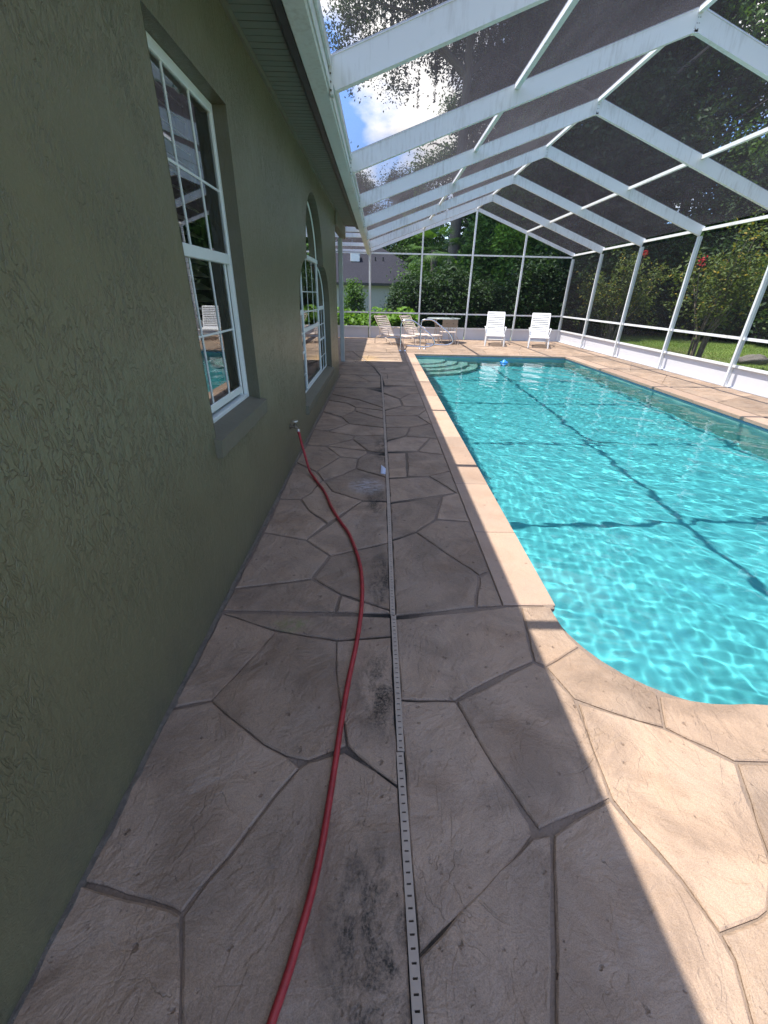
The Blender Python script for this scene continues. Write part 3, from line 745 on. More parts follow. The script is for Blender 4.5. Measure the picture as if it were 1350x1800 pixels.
muntin(win1, (y0+.03, 2.06), (y1-.03, 2.06), XF-.015); muntin(win1, (y0+.055, 1.33), (y1-.085, 1.33), XF-.029)
def slats(parent, ya, yb_, za, zb, x):
    n = int((zb-za)/.062)
    first = None
    for i in range(n):
        z = za+.03+i*.062
        if first is None:
            mb = MB(); mb.add([(-.028, ya, .016), (.028, ya, -.016), (.028, yb_, -.016), (-.028, yb_, .016), (-.026, ya, .020), (.030, ya, -.012), (.030, yb_, -.012), (-.026, yb_, .020)],
                              [(0, 3, 2, 1), (4, 5, 6, 7), (0, 1, 5, 4), (2, 3, 7, 6), (1, 2, 6, 5), (3, 0, 4, 7)])
            first = mb.mesh('blind_slat', M['slat'])
        o = link('blind_slat', first, None, parent); o.location = (x, 0, z)
slats(win1, 2.17, 2.80, .92, 2.42, XF-.10)
mb = MB(); mb.bbox((XF-.13, 2.81, .90), (XF-.08, 2.86, 2.44)); mb.build('blind_stile', M['room'], win1)
# second window: three lights
w2 = MB(); cyy = 6.38; zs0 = .40; mh = .715; XF = XW-.09
def arc_bar(mb, pts, wdt):
    x0, x1 = XF-.05, XF
    for a, b in zip(pts, pts[1:]):
        mb.bar(((x0+x1)/2, *a), ((x0+x1)/2, *b), wdt, x1-x0, (1, 0, 0))
ar_c = [(cyy-(mh+.015)*math.cos(math.pi*k/24), 1.97+.62*math.sin(math.pi*k/24)) for k in range(25)]
ar_r = [(cyy+mh+.02+.67*math.sin(math.pi/2*k/10), 1.36+.52*math.cos(math.pi/2*k/10)) for k in range(11)]
ar_l = [(2*cyy-y, z) for y, z in ar_r]
for a in (ar_c, ar_r, ar_l): arc_bar(w2, a, .03)
fbox(w2, 4.935, 7.825, .375, zs0+.01, XF-.06, XF); fbox(w2, 4.94, 4.97, zs0+.01, 1.36, XF-.05, XF-.001); fbox(w2, 7.79, 7.82, zs0+.01, 1.36, XF-.05, XF-.001)
fbox(w2, cyy-mh-.035, cyy+mh+.035, 1.925, 1.975, XF-.055, XF+.012)
win2 = w2.build('window', M['frame'], house); win2['label'] = 'three-light white window with round-topped middle'
for s in (-1, 1):
    mb = MB(); fbox(mb, cyy+s*mh-.025, cyy+s*mh+.025, zs0+.01, 1.925, XF-.055, XF+.004); mb.build('mullion', M['frame'], win2)
    a, b = sorted((cyy+s*(mh+.025), cyy+s*1.41))
    mb = MB(); fbox(mb, a, b, 1.31, 1.365, XF-.045, XF+.002); mb.build('transom_rail', M['frame'], win2)
    mb = MB(); fbox(mb, a, b, .865, .895, XF-.04, XF-.004); mb.build('meeting_rail', M['frame'], win2)
    ar = ar_r if s > 0 else ar_l
    pane(win2, [(cyy+s*(mh+.02), 1.36)]+ar, XF-.006)
    pane(win2, [(a, .41), (b, .41), (b, 1.31), (a, 1.31)], XF-.010)
    muntin(win2, (a, 1.10), (b, 1.10), XF-.013); muntin(win2, (a, .62), (b, .62), XF-.013); muntin(win2, ((a+b)/2, .41), ((a+b)/2, 1.31), XF-.013)
mb = MB(); fbox(mb, cyy-mh+.025, cyy+mh-.025, 1.10, 1.15, XF-.045, XF); mb.build('meeting_rail', M['frame'], win2)
pane(win2, ar_c, XF-.006); pane(win2, [(cyy-mh, .41), (cyy+mh, .41), (cyy+mh, 1.93), (cyy-mh, 1.93)], XF-.010)
for zz in (1.33, 1.56): muntin(win2, (cyy-mh+.03, zz), (cyy+mh-.02, zz), XF-.013)
for k in (1, 2): muntin(win2, (cyy-mh+2*mh*k/3, 1.15), (cyy-mh+2*mh*k/3, 1.925), XF-.013)
mb = MB(); fbox(mb, cyy-mh+.025, cyy+mh-.025, .41, .455, XF-.045, XF-.005); mb.build('lower_sash', M['frame'], win2)

# soffit boards, fascia, roof, porch
XG0, XG1 = -.585, -.525
first = None
for i in range(int((11.55+3)/.305)):
    y = -3+i*.305
    if first is None:
        mb = MB(); mb.box((XG0, .004, 0), (XW+.02, .300, .012))
        for k in range(1, 4): mb.box((XG0+.001, .004+.296*k/4-.0025, -.0025), (XW+.021, .004+.296*k/4+.0025, .0))
        first = mb.mesh('soffit_panel', M['soffit'])
    o = link('soffit_panel', first, None, house); o.location = (0, y, WZ-.012)
MB().box((XW+.001, -3, WZ-.05), (XW+.02, 9.2, WZ-.013)).build('soffit_trim', M['sill'], house)
MB().box((XG0, -3, WZ+.004), (-4, 11.6, WZ+.02)).build('soffit_backing', M['room'], house)
mb = MB(); mb.bbox((XG0, -3, WZ-.06), (XG1, 11.58, WZ+.17), .008); mb.bbox((XG0-.02, -3, WZ-.03), (XG0-.001, 11.58, WZ-.005), .003)
mb.build('fascia', M['fascia'], house)
mb = MB(); mb.add([(XG1+.02, -4, WZ+.16), (XG1+.02, 11.62, WZ+.16), (-6.5, 11.62, WZ+2.5), (-6.5, -4, WZ+2.5), (XG1+.02, -4, WZ+.19), (XG1+.02, 11.62, WZ+.19), (-6.5, 11.62, WZ+2.53), (-6.5, -4, WZ+2.53)],
                  [(0, 1, 2, 3), (7, 6, 5, 4), (0, 4, 5, 1), (1, 5, 6, 2)])
mb.add([(XG0, 11.6, WZ+.02), (-6.5, 11.6, WZ+.02), (-6.5, 11.6, WZ+2.5), (XG0, 11.6, WZ+.16)], [(0, 1, 2, 3)])
mb.build('roof', M['shingle'], house)
mb = MB(); mb.bbox((XW-.10, 9.2, WZ-.26), (XW+.03, 11.5, WZ-.014), .006); mb.build('porch_beam', M['sill'], house)
mb = MB(); mb.bbox((-1.0, 11.26, 0), (-.90, 11.36, WZ-.26), .006); pp = mb.build('porch_post', M['post_grey'], house)
MB().bbox((-4.2, 8.6, -.05), (-3.0, 11.5, WZ), .01).build('porch_wall', M['stucco'], house)
# wing of the house beyond the porch
MB().box((-4.2, 11.5, -.05), (-2.2, 17.9, WZ)).build('wing_wall', M['stucco'], house)
mb = MB(); mb.add([(-1.68, 11.62, WZ), (-1.68, 17.95, WZ), (-6.5, 17.95, WZ+2.0), (-6.5, 11.62, WZ+2.0), (-1.68, 11.62, WZ+.14), (-1.68, 17.95, WZ+.14), (-6.5, 17.95, WZ+2.14), (-6.5, 11.62, WZ+2.14)],
                  [(0, 1, 2, 3), (7, 6, 5, 4), (0, 4, 5, 1), (1, 5, 6, 2)])
mb.build('wing_roof', M['shingle'], house)

# ------------------------------------------------------------------ screen enclosure
cage = tag(empty('screen_enclosure'), 'white aluminium pool cage of rafters, posts and insect screens', 'pool cage')
XL, XC = -.385, 3.41
ZL, ZR_, ZT = 2.955, 2.94, 4.265        # rafter centre heights: left end, right end, ridge
def zl(x): return ZL+(ZT-ZL)*(x-XL)/(XC-XL) if x < XC else ZT+(ZR_-ZT)*(x-XC)/(XR-XC)
XP2, XP4 = 1.525, 5.31
def beam_bm(p, q, w, h):
    mb = MB(); mb.bar(p, q, w, h)
    d = (Vector(q)-Vector(p)).normalized(); s = d.cross(Vector((0, 0, 1))).normalized(); u = s.cross(d)
    for e in (-1, 1):
        a = Vector(p)+u*(e*(h/2-.006)); b = Vector(q)+u*(e*(h/2-.006)); mb.bar(a, b, w+.009, .0125)
    return mb
for y in RY:
    h = .19 if y < 18 else .11
    up = (.19-h)/2
    beam_bm((XL, y, ZL+up), (XC-.002, y, ZT+up), .052, h).build('rafter', M['alu'], cage)
    beam_bm((XR, y, ZR_+up), (XC+.002, y, ZT+up), .052, h).build('rafter', M['alu'], cage)
    if y < 18:
        mb = MB()
        for s in (-1, 1): mb.box((XC-.018, y+s*.027, ZT-.11), (XC+.018, y+s*.0305, ZT+.09))
        gu = mb.build('ridge_plate', M['alu'], cage)
        mb = MB()
        for s in (-1, 1):
            for k in range(4):
                for e in (-1, 1): mb.lathe([(.0, .0315*s), (.005, .0315*s), (.005, .029*s)], 6, (XC+e*.011, y, ZT-.08+k*.045), 'y')
        mb.build('screw', M['brass'], gu)
    # post on the right wall
    mb = MB(); mb.bbox((XR-.05, y-.026, -.01), (XR+.05, y+.026, ZR_-.09), .004); mb.build('post', M['alu'], cage)
    if -1 < y < 18:
        mb = MB(); mb.bbox((XL-.012, y-.034, ZL-.115), (XL+.018, y+.034, ZL+.10), .004); br = mb.build('rafter_bracket', M['alu_b'], cage)
        mb = MB()
        for k in range(4): mb.lathe([(0, .0), (.006, .0), (.006, -.006)], 6, (XL+.0, y-.0345, ZL-.09+k*.045), 'y')
        mb.build('screw', M['brass'], br)
ys_ = RY[::-1]
for a, b in zip(ys_, ys_[1:]):
    a0, b0 = a+.03, b-.03
    for x, nm in ((XC, 'ridge_beam'), (XP2, 'purlin'), (XP4, 'purlin')):
        z = zl(x)+.07; MB().bar((x, a0, z), (x, b0, z), .052, .052).build(nm, M['alu'], cage)
    MB().bar((XR, a0, ZR_+.03), (XR, b0, ZR_+.03), .052, .055).build('eave_rail', M['alu'], cage)
    MB().bar((XR, a0, .915), (XR, b0, .915), .052, .048).build('chair_rail', M['alu'], cage)
    MB().bar((XR, a0, .405), (XR, b0, .405), .052, .048).build('kick_rail', M['alu'], cage)
    mb = MB(); mb.box((XR+.021, a0, 0), (XR+.027, b0, .38)); mb.box((XR-.026, a0, -.004), (XR+.03, b0, .02)); mb.build('kick_panel', M['kick'], cage)
    # screens
    xs_ = [XL-.02, XP2, XC, XP4, XR]
    for i in range(4):
        x0, x1 = xs_[i]+.026, xs_[i+1]-.026; e = .093
        MB().add([(x0, a0, zl(x0)+e), (x1, a0, zl(x1)+e), (x1, b0, zl(x1)+e), (x0, b0, zl(x0)+e)], [(0, 1, 2, 3)]).build('screen_panel', M['screen'], cage)
    MB().add([(XR, a0, .94), (XR, b0, .94), (XR, b0, ZR_), (XR, a0, ZR_)], [(0, 1, 2, 3)]).build('screen_panel', M['screen_w'], cage)
    MB().add([(XR, a0, .43), (XR, b0, .43), (XR, b0, .89), (XR, a0, .89)], [(0, 1, 2, 3)]).build('screen_panel', M['screen_w'], cage)
# gutter beam along the house eave
mb = MB(); mb.bbox((-.522, -2.9, 2.85), (-.400, YF+.03, 3.07), .006); mb.bbox((-.398, -2.9, 2.875), (-.388, YF+.03, 2.935), .003); mb.bbox((-.398, -2.9, 2.99), (-.378, YF+.03, 3.06), .003)
gb = mb.build('gutter_beam', M['alu_b'], cage)
mb = MB(); mb.tube([(-.46, 18.02, 2.86), (-.44, 18.0, 2.80), (-.42, 17.99, 2.6), (-.42, 17.99, .02)], .028, 8); mb.build('downspout', M['alu_b'], cage)
# far wall
FX = [-.40, XP2, XC, XP4, XR]
for x in FX[1:4]:
    mb = MB(); mb.bbox((x-.026, YF-.045, 0), (x+.026, YF+.045, zl(x)-.0), .004); mb.build('post', M['alu'], cage)
mb = MB(); mb.bbox((-.43, YF-.045, 0), (-.375, YF+.045, ZL-.09), .004); mb.build('post', M['alu'], cage)
mb = MB(); mb.bbox((-3.2, YF-.045, 0), (-3.14, YF+.045, ZL-.09), .004); mb.build('post', M['alu'], cage)
segs = list(zip(FX, FX[1:]))+[(-3.15, -.42)]
for a, b in segs:
    a0, b0 = a+.03, b-.052
    for z, nm in ((2.90, 'header_rail'), (.915, 'chair_rail'), (.405, 'kick_rail')):
        MB().bar((a0, YF, z), (b0, YF, z), .052, .048).build(nm, M['alu'], cage)
    mb = MB(); mb.box((a0, YF+.012, 0), (b0, YF+.02, .38)); mb.box((a0, YF-.026, -.004), (b0, YF+.03, .02)); mb.build('kick_panel', M['kick'], cage)
    for z0, z1 in ((.94, 2.875), (.43, .89)):
        MB().add([(a0, YF, z0), (b0, YF, z0), (b0, YF, z1), (a0, YF, z1)], [(0, 1, 2, 3)]).build('screen_panel', M['screen_w'], cage)
    if a > -1:
        MB().add([(a0, YF, 2.925), (b0, YF, 2.925), (b0, YF, zl(b0)), (a0, YF, zl(a0))], [(0, 1, 2, 3)]).build('screen_panel', M['screen_w'], cage)
# flat strip of screen roof over the side passage
for y in (12.3, 13.45, 15.78, 18.06):
    MB().bar((-3.2, y, 2.955), (-.525, y, 2.955), .052, .10).build('side_rafter', M['alu'], cage)
for a, b in ((11.7, 12.3), (12.3, 13.45), (13.45, 15.78), (15.78, 18.06)):
    MB().add([(-1.66, a+.03, 3.0), (-.53, a+.03, 3.0), (-.53, b-.03, 3.0), (-1.66, b-.03, 3.0)], [(0, 1, 2, 3)]).build('screen_panel', M['screen'], cage)
# ------------------------------------------------------------------ hose and tap
tap = tag(empty('garden_tap', (XW, 3.95, .40)), 'weathered brass hose tap with a round grey handle on the stucco wall', 'tap')
mb = MB(); mb.lathe([(.0, .001), (.028, .001), (.028, .006), (.013, .008), (.013, .045)], 12, (0, 0, 0), 'x')
mb.tube([(.04, 0, 0), (.06, 0, -.002), (.075, 0, -.022), (.082, 0, -.04)], .013, 8); mb.lathe([(.016, -.015), (.016, .02), (.009, .022), (.009, .045)], 10, (.05, 0, 0))
mb.build('body', M['brass'], tap)
mb = MB(); n = 10
mb.lathe([(.0, .05), (.012, .05), (.03, .046), (.033, .05), (.03, .057), (.012, .056), (0, .058)], 12, (.05, 0, 0)); mb.build('handle', M['nickel'], tap)
hose = tag(empty('garden_hose'), 'red rubber garden hose snaking from the wall tap across the shaded flagstones', 'hose')
hp = [(-.778, 3.925, .355), (-.765, 3.90, .335), (-.74, 3.85, .26), (-.70, 3.79, .14), (-.655, 3.70, .045), (-.60, 3.60, .018), (-.545, 3.48, .013), (-.46, 3.28, .013), (-.37, 2.99, .013), (-.28, 2.76, .013), (-.21, 2.60, .013), (-.16, 2.43, .013),
      (-.11, 2.21, .013), (-.085, 1.98, .013), (-.082, 1.76, .013), (-.095, 1.53, .013), (-.12, 1.29, .013), (-.135, 1.09, .013), (-.143, .93, .013), (-.152, .78, .013), (-.16, .67, .013), (-.174, .56, .013), (-.195, .46, .013), (-.213, .385, .013), (-.235, .31, .013), (-.25, .25, .013), (-.30, .10, .013), (-.42, -.3, .013), (-.3, -.9, .013)]
MB().tube(curve_pts(hp, 6), .0115, 12).build('tubing', M['hose'], hose)
mb = MB(); a, b = Vector((-.781, 3.94, .37)), Vector((-.775, 3.92, .347)); mb.tube([a, a*.5+b*.5, b], [.017, .0165, .014], 10); mb.build('coupling', M['nickel'], hose)
mb = MB()
cp = curve_pts(hp[:5], 10)[2:26]
for i in range(0, len(cp)-1, 2): mb.tube([cp[i], cp[i].lerp(cp[i+1], .5)], .0135, 10)
mb.build('bend_guard', M['hose'], hose)

# scrap beside the drain
mb = MB(); mb.add([(.025, 3.76, .004), (.072, 3.74, .003), (.076, 3.87, .012), (.03, 3.92, .03), (.048, 3.84, .026), (.05, 3.76, .010)], [(0, 1, 5), (1, 2, 4, 5), (2, 3, 4), (0, 5, 4, 3)])
o = mb.build('plastic_scrap', M['paper']); m_ = o.modifiers.new('thickness', 'SOLIDIFY'); m_.thickness = .002
tag(o, 'small pale blue plastic scrap lying against the drain channel', 'litter')

# chlorine float
fl = tag(empty('pool_float', (3.56, 12.48, WATER-.005)), 'small bright blue chlorine float drifting at the far end of the pool', 'pool float')
mb = MB(); mb.lathe([(0, -.05), (.05, -.05), (.06, .0), (.115, .01), (.125, .03), (.11, .055), (.06, .065), (.055, .10), (.04, .115), (0, .118)], 20); mb.build('body', M['blue'], fl)
MB().lathe([(0, .1185), (.03, .1185), (.032, .135), (0, .138)], 14).build('cap', m_plain('pale_blue_cap', (.25, .5, .85), .35), fl)

fl.scale = (.9, .9, .62)
# ------------------------------------------------------------------ pool handrails
def handrail(p0, ang, label):
    r = tag(empty('pool_handrail', (p0[0], p0[1], 0), ang), label, 'handrail', 'stainless handrails at the pool steps')
    def rnd_path(pts, rad, k=6):
        out = [Vector(pts[0])]
        for a, b, c in zip(pts, pts[1:], pts[2:]):
            a, b, c = Vector(a), Vector(b), Vector(c); r1 = min(rad, (a-b).length*.45, (c-b).length*.45)
            s, e = b+(a-b).normalized()*r1, b+(c-b).normalized()*r1
            for j in range(k+1):
                t = j/k; out.append(s*(1-t)**2+b*2*t*(1-t)+e*t*t)
        return out+[Vector(pts[-1])]
    path = [(0, 0, 0), (0, 0, .50), (0, 0, .86), (.36, 0, .88), (.96, 0, .46), (1.08, 0, .22), (.86, 0, .135), (.20, 0, .15), (.16, 0, 0)]
    MB().tube(rnd_path(path, .13), .023, 10).build('tube', M['steel'], r)
    for x in (0, .16): MB().lathe([(.019, .03), (.03, .025), (.05, .008), (.052, .0)], 14, (x, 0, 0)).build('flange', M['steel'], r)
    return r
handrail((.63, 13.80), R(-8), 'stainless pool handrail at the corner, nearer the house')
handrail((1.30, 14.48), R(-8), 'stainless pool handrail farther from the house, before the brown chair')

# ------------------------------------------------------------------ white strap loungers
strap_me = None
def lounger(x, y, rz, label):
    global strap_me
    r = tag(empty('pool_lounger', (x, y, 0), rz), label, 'lounger', 'white strap loungers at the far end of the pool')
    hw = .305; f = MB(); bk = [(1.05, .34), (1.52, 1.04)]
    for s in (-1, 1):
        f.tube([(s*hw, 0, .33), (s*hw, .03, .345), (s*hw, 1.05, .345)], .018, 8)
    f.tube([(-hw, .0, .33), (hw, .0, .33)], .018, 8); f.tube([(-hw, 1.05, .345), (hw, 1.05, .345)], .016, 8); f.tube([(-hw, .35, .19), (hw, .35, .19)], .014, 8)
    f.build('seat_frame', M['wframe'], r)
    b = MB()
    for s in (-1, 1): b.tube([(s*hw, bk[0][0], bk[0][1]+.01), (s*hw, bk[1][0], bk[1][1])], .019, 8)
    b.tube([(-hw, bk[1][0], bk[1][1]), (hw, bk[1][0], bk[1][1])], .019, 8)
    b.build('back_frame', M['wframe'], r)
    for s in (-1, 1):
        MB().tube([(s*hw, .04, .34), (s*(hw+.015), .0, .17), (s*(hw+.02), -.02, 0)], [.03, .028, .024], 8).build('leg', M['wframe'], r)
        MB().tube([(s*hw, 1.0, .34), (s*(hw+.01), 1.12, .17), (s*(hw+.02), 1.2, 0)], [.026, .024, .022], 8).build('leg', M['wframe'], r)
        m = MB(); m.tube(curve_pts([(s*(hw+.01), .62, .34), (s*(hw+.05), .64, .50), (s*(hw+.055), .72, .56), (s*(hw+.055), 1.0, .56), (s*(hw+.03), 1.17, .53)], 4), .014, 8)
        m.bbox((s*(hw+.03), .70, .565), (s*(hw+.085), 1.02, .582), .006); m.build('armrest', M['wframe'], r)
    if strap_me is None:
        m = MB(); m.bbox((-hw+.001, -.0205, .012), (hw-.001, .0205, .018), .002); strap_me = m.mesh('strap', M['strap'])
    for i in range(12):
        o = link('strap', strap_me, None, r); t = (i+.6)/12.2
        o.location = (0, bk[0][0]+(bk[1][0]-bk[0][0])*t-.0, bk[0][1]+(bk[1][1]-bk[0][1])*t); o.rotation_euler = (math.atan2(.70, .47), 0, 0)
    for i in range(16):
        o = link('strap', strap_me, None, r); o.location = (0, .06+i*.062, .345)
    return r
lounger(4.05, 15.74, R(-12), 'white strap lounger with upright back, left one of the white pair')
lounger(5.48, 15.36, R(-17), 'white strap lounger with upright back, near the cage corner')

# tan strap chaises
tst = None
def chaise(x, y, rz, label):
    global tst
    r = tag(empty('pool_chaise', (x, y, 0), rz), label, 'chaise', 'tan strap chaises by the house end of the far wall')
    hw = .31; f = MB(); bk = [(1.0, .30), (1.42, .88)]
    for s in (-1, 1): f.tube([(s*hw, -.05, .29), (s*hw, .1, .31), (s*hw, 1.02, .29)], .014, 8)
    f.tube([(-hw, -.05, .29), (hw, -.05, .29)], .014, 8); f.build('seat_frame', M['tan'], r)
    b = MB()
    for s in (-1, 1): b.tube([(s*hw, *bk[0]), (s*hw, *bk[1])], .014, 8)
    b.tube([(-hw, *bk[1]), (hw, *bk[1])], .014, 8); b.build('back_frame', M['tan'], r)
    for s in (-1, 1):
        MB().tube(curve_pts([(s*hw, .95, .29), (s*hw, 1.22, .26), (s*hw, 1.36, .16), (s*hw, 1.38, 0)], 4), .013, 8).build('leg', M['tan'], r)
        MB().tube(curve_pts([(s*hw, 1.30, .2), (s*hw, 1.0, .24), (s*hw, .70, .14), (s*hw, .60, 0)], 4), .013, 8).build('leg', M['tan'], r)
        MB().tube([(s*hw, .1, .30), (s*hw, .06, 0)], .012, 8).build('leg', M['tan'], r)
        MB().tube(curve_pts([(s*(hw+.03), 1.12, .26), (s*(hw+.05), 1.10, .46), (s*(hw+.05), .98, .52), (s*(hw+.05), .78, .51), (s*(hw+.04), .72, .42), (s*(hw+.02), .72, .29)], 4), .012, 8).build('armrest', M['tan'], r)
    if tst is None:
        m = MB(); m.bbox((-hw, -.021, .008), (hw, .021, .013), .002); tst = m.mesh('strap', M['tanstrap'])
    for i in range(10):
        o = link('strap', tst, None, r); t = (i+.6)/10.2
        o.location = (0, bk[0][0]+(bk[1][0]-bk[0][0])*t, bk[0][1]+(bk[1][1]-bk[0][1])*t); o.rotation_euler = (math.atan2(.58, .42), 0, R(7))
    for i in range(17):
        o = link('strap', tst, None, r); o.location = (0, .0+i*.06, .30)
    return r
chaise(1.05, 15.25, R(48), 'tan strap chaise standing in sun next to the downspout post')
chaise(1.95, 15.75, R(48), 'tan strap chaise behind the stainless handrails')

# brown-backed patio chair and glass table behind it
ch = tag(empty('patio_chair', (2.46, 15.98, 0), R(6)), 'patio chair with a brown back panel pierced by two holes', 'chair')
mb = MB(); bm = fill_poly([(-.27, 0), (.27, 0), (.27, .24), (-.27, .24)], [[(c+.018*math.cos(t), .115+.018*math.sin(t)) for t in [k*math.pi/4 for k in range(8)]] for c in (-.12, .12)], 0)
ex = bmesh.ops.extrude_face_region(bm, geom=bm.faces[:])
for v in ex['geom']:
    if isinstance(v, bmesh.types.BMVert): v.co.z = .022
bm.verts.index_update(); mb.add([(v.co.x, -v.co.z, v.co.y+.57) for v in bm.verts], [[v.index for v in f.verts] for f in bm.faces]); bm.free()
mb.build('backrest', M['brown'], ch)
mb = MB(); mb.bbox((-.26, .02, .385), (.26, .46, .415), .01); mb.build('seat', M['tanstrap'], ch)
for s in (-1, 1):
    MB().tube([(s*.25, .01, .80), (s*.25, .01, .36), (s*.25, .02, .12), (s*.25, -.0, .02)], .014, 8).build('leg', M['tan'], ch)
    MB().tube(curve_pts([(s*.25, .03, .34), (s*.27, .02, .26), (s*.34, .0, .18), (s*.34, -.02, 0)], 4), .014, 8).build('leg', M['tan'], ch)
    MB().tube(curve_pts([(s*.26, .44, .36), (s*.29, .45, .2), (s*.32, .46, 0)], 4), .014, 8).build('leg', M['tan'], ch)
    MB().tube(curve_pts([(s*.25, .03, .54), (s*.29, .05, .60), (s*.31, .22, .61), (s*.28, .44, .57), (s*.26, .45, .40)], 4), .013, 8).build('armrest', M['tan'], ch)
MB().tube([(-.25, .01, .16), (.25, .01, .16)], .010, 6).build('stretcher', M['tan'], ch)
tb = tag(empty('patio_table', (2.34, 16.85, 0)), 'round glass patio table behind the brown-backed chair', 'table')
MB().lathe([(0, .80), (.60, .80), (.615, .806), (.615, .816), (.60, .822), (0, .822)], 36).build('tabletop', M['tableglass'], tb)
for k in range(4):
    t = math.pi/4+k*math.pi/2; c, s = math.cos(t), math.sin(t)
    MB().tube(curve_pts([(c*.45, s*.45, .795), (c*.36, s*.36, .5), (c*.40, s*.40, .2), (c*.48, s*.48, 0)], 4), .014, 8).build('leg', M['tan'], tb)

# ------------------------------------------------------------------ neighbouring house
nb = tag(empty('neighbour_house', (0, 0, 0)), 'pale stucco house with a grey hip roof beyond the garden bed', 'house')
NYv, NE = 34.0, 2.25
MB().box((-16, NYv+.5, -.1), (4.15, NYv+12, NE-.02)).build('wall', M['nwall'], nb)
MB().box((-16.4, NYv+.02, NE-.16), (4.55, NYv+.06, NE+.02)).build('fascia', M['black'], nb)
MB().box((-16.4, NYv+.061, NE-.14), (4.55, NYv+.52, NE-.10)).build('soffit', M['soffit'], nb)
mb = MB(); rz = NE+2.75
mb.add([(-16.4, NYv, NE), (4.6, NYv, NE), (4.6, NYv+12.4, NE), (-16.4, NYv+12.4, NE), (-10.2, NYv+6.2, rz), (-.1, NYv+6.2, rz)], [(0, 1, 5, 4), (1, 2, 5), (2, 3, 4, 5), (3, 0, 4)])
rf = mb.build('roof', M['shingle'], nb)
MB().bbox((-2.35, NYv+3.3, 3.75), (-1.65, NYv+4.1, 4.42), .02).build('roof_vent', M['wframe'], nb)
for x in (-.35, .25): MB().tube([(x-.1, NYv+3.6, 3.6), (x-.1, NYv+3.6, 4.1)], .05, 8).build('vent_pipe', M['black'], nb)

# ------------------------------------------------------------------ vegetation
def leaf_mesh(name, cen, size, seed, flat=.35, aspect=.5, up=.5):
    rs = np.random.RandomState(seed); n = len(cen)
    nr = rs.normal(size=(n, 3)); nr[:, 2] = np.abs(nr[:, 2])+up; nr /= np.linalg.norm(nr, axis=1)[:, None]
    a = rs.normal(size=(n, 3)); a -= nr*(a*nr).sum(1)[:, None]; a /= np.linalg.norm(a, axis=1)[:, None]
    b = np.cross(nr, a); s = size*rs.uniform(.6, 1.35, n)[:, None]
    v = np.stack([cen-a*s, cen-b*s*aspect+nr*s*.12, cen+a*s, cen+b*s*aspect+nr*s*.12], 1).reshape(-1, 3)
    me = bpy.data.meshes.new(name); fast_mesh(me, v, np.arange(n*4).reshape(n, 4)); return me
def clumps(blobs, nc, per, spread, seed, shell=.55):
    """leaf clumps through the volume of a few ellipsoids"""
    rs = np.random.RandomState(seed); out = []
    wts = np.array([b[3]*b[4]*b[5] for b in blobs])**.67; wts /= wts.sum()
    for b, w in zip(blobs, wts):
        k = max(3, int(nc*w)); d = rs.normal(size=(k, 3)); d /= np.linalg.norm(d, axis=1)[:, None]
        r = rs.uniform(shell, 1.0, k)**.6; c = np.array(b[:3])+d*r[:, None]*np.array(b[3:6])
        sp = spread*rs.uniform(.6, 1.5, (k, 1, 1))
        out.append((c[:, None, :]+rs.normal(size=(k, per, 3))*sp).reshape(-1, 3))
    return np.concatenate(out)
def branch_mb(h, r0, limbs, seed, lean=(0, 0)):
    rg = random.Random(seed); mb = MB()
    P = [(lean[0]*t+rg.uniform(-.08, .08)*(t > 0), lean[1]*t+rg.uniform(-.08, .08)*(t > 0), h*t) for t in (0, .1, .3, .5, .7, .85, 1)]
    mb.tube(P, [r0*1.35, r0, r0*.85, r0*.7, r0*.5, r0*.35, r0*.12], 10)
    for (zf, az, L, up) in limbs:
        i = min(5, int(zf*6)); b = Vector(P[i]).lerp(Vector(P[i+1]), .5)
        d = Vector((math.cos(az), math.sin(az), up))
        p = [b, b+d*L*.35+Vector((0, 0, .1*L)), b+d*L*.7+Vector((rg.uniform(-.2, .2)*L, rg.uniform(-.2, .2)*L, .1*L)), b+d*L]
        mb.tube(p, [r0*.42, r0*.3, r0*.2, r0*.06], 7)
    return mb
VEG = {}
def tree(proto, x, y, sc, rz, label, cat='tree', group=None, z=-.12, sz=None):
    src = VEG[proto]; r = tag(empty(src['name'], (x, y, z), rz), label, cat, group); r.scale = (sc, sc, sz or sc)
    for nm, me in src['parts']: link(nm, me, None, r)
    return r
def proto(key, name, parts): VEG[key] = {'name': name, 'parts': parts}

def blobs_dome(h0, h1, rad, n, seed):
    rg = random.Random(seed); B = []
    for i in range(n):
        t = rg.random(); z = h0+(h1-h0)*t; rr = rad*math.sqrt(max(.08, 1-abs(2*t-.75)**2*.7))
        a = rg.uniform(0, 6.28); q_ = rr*math.sqrt(rg.random())*.8; s = rg.uniform(.55, 1.0)*rad*.42
        B.append((q_*math.cos(a), q_*math.sin(a), z, s, s, s*.8))
    return B
rg = random.Random(3)
lim = lambda n, a, b, L, up: [(rg.uniform(a, b), rg.uniform(0, 6.28), rg.uniform(*L), rg.uniform(*up)) for _ in range(n)]
for key, seed, mat, nl in (('oak_a', 11, 'leaf_dark', 1150), ('oak_b', 12, 'leaf_mid', 1150), ('oak_c', 13, 'leaf_dark', 1150)):
    cr = leaf_mesh('crown', clumps(blobs_dome(2.2, 13.5, 4.6, 26, seed), nl, 60, .38, seed, .35), .11, seed); cr.materials.append(M[mat])
    proto(key, 'oak_tree', [('trunk', branch_mb(11.5, .28, lim(7, .3, .9, (2.5, 4.2), (.25, .8)), seed).mesh('trunk', M['bark'])), ('crown', cr)])
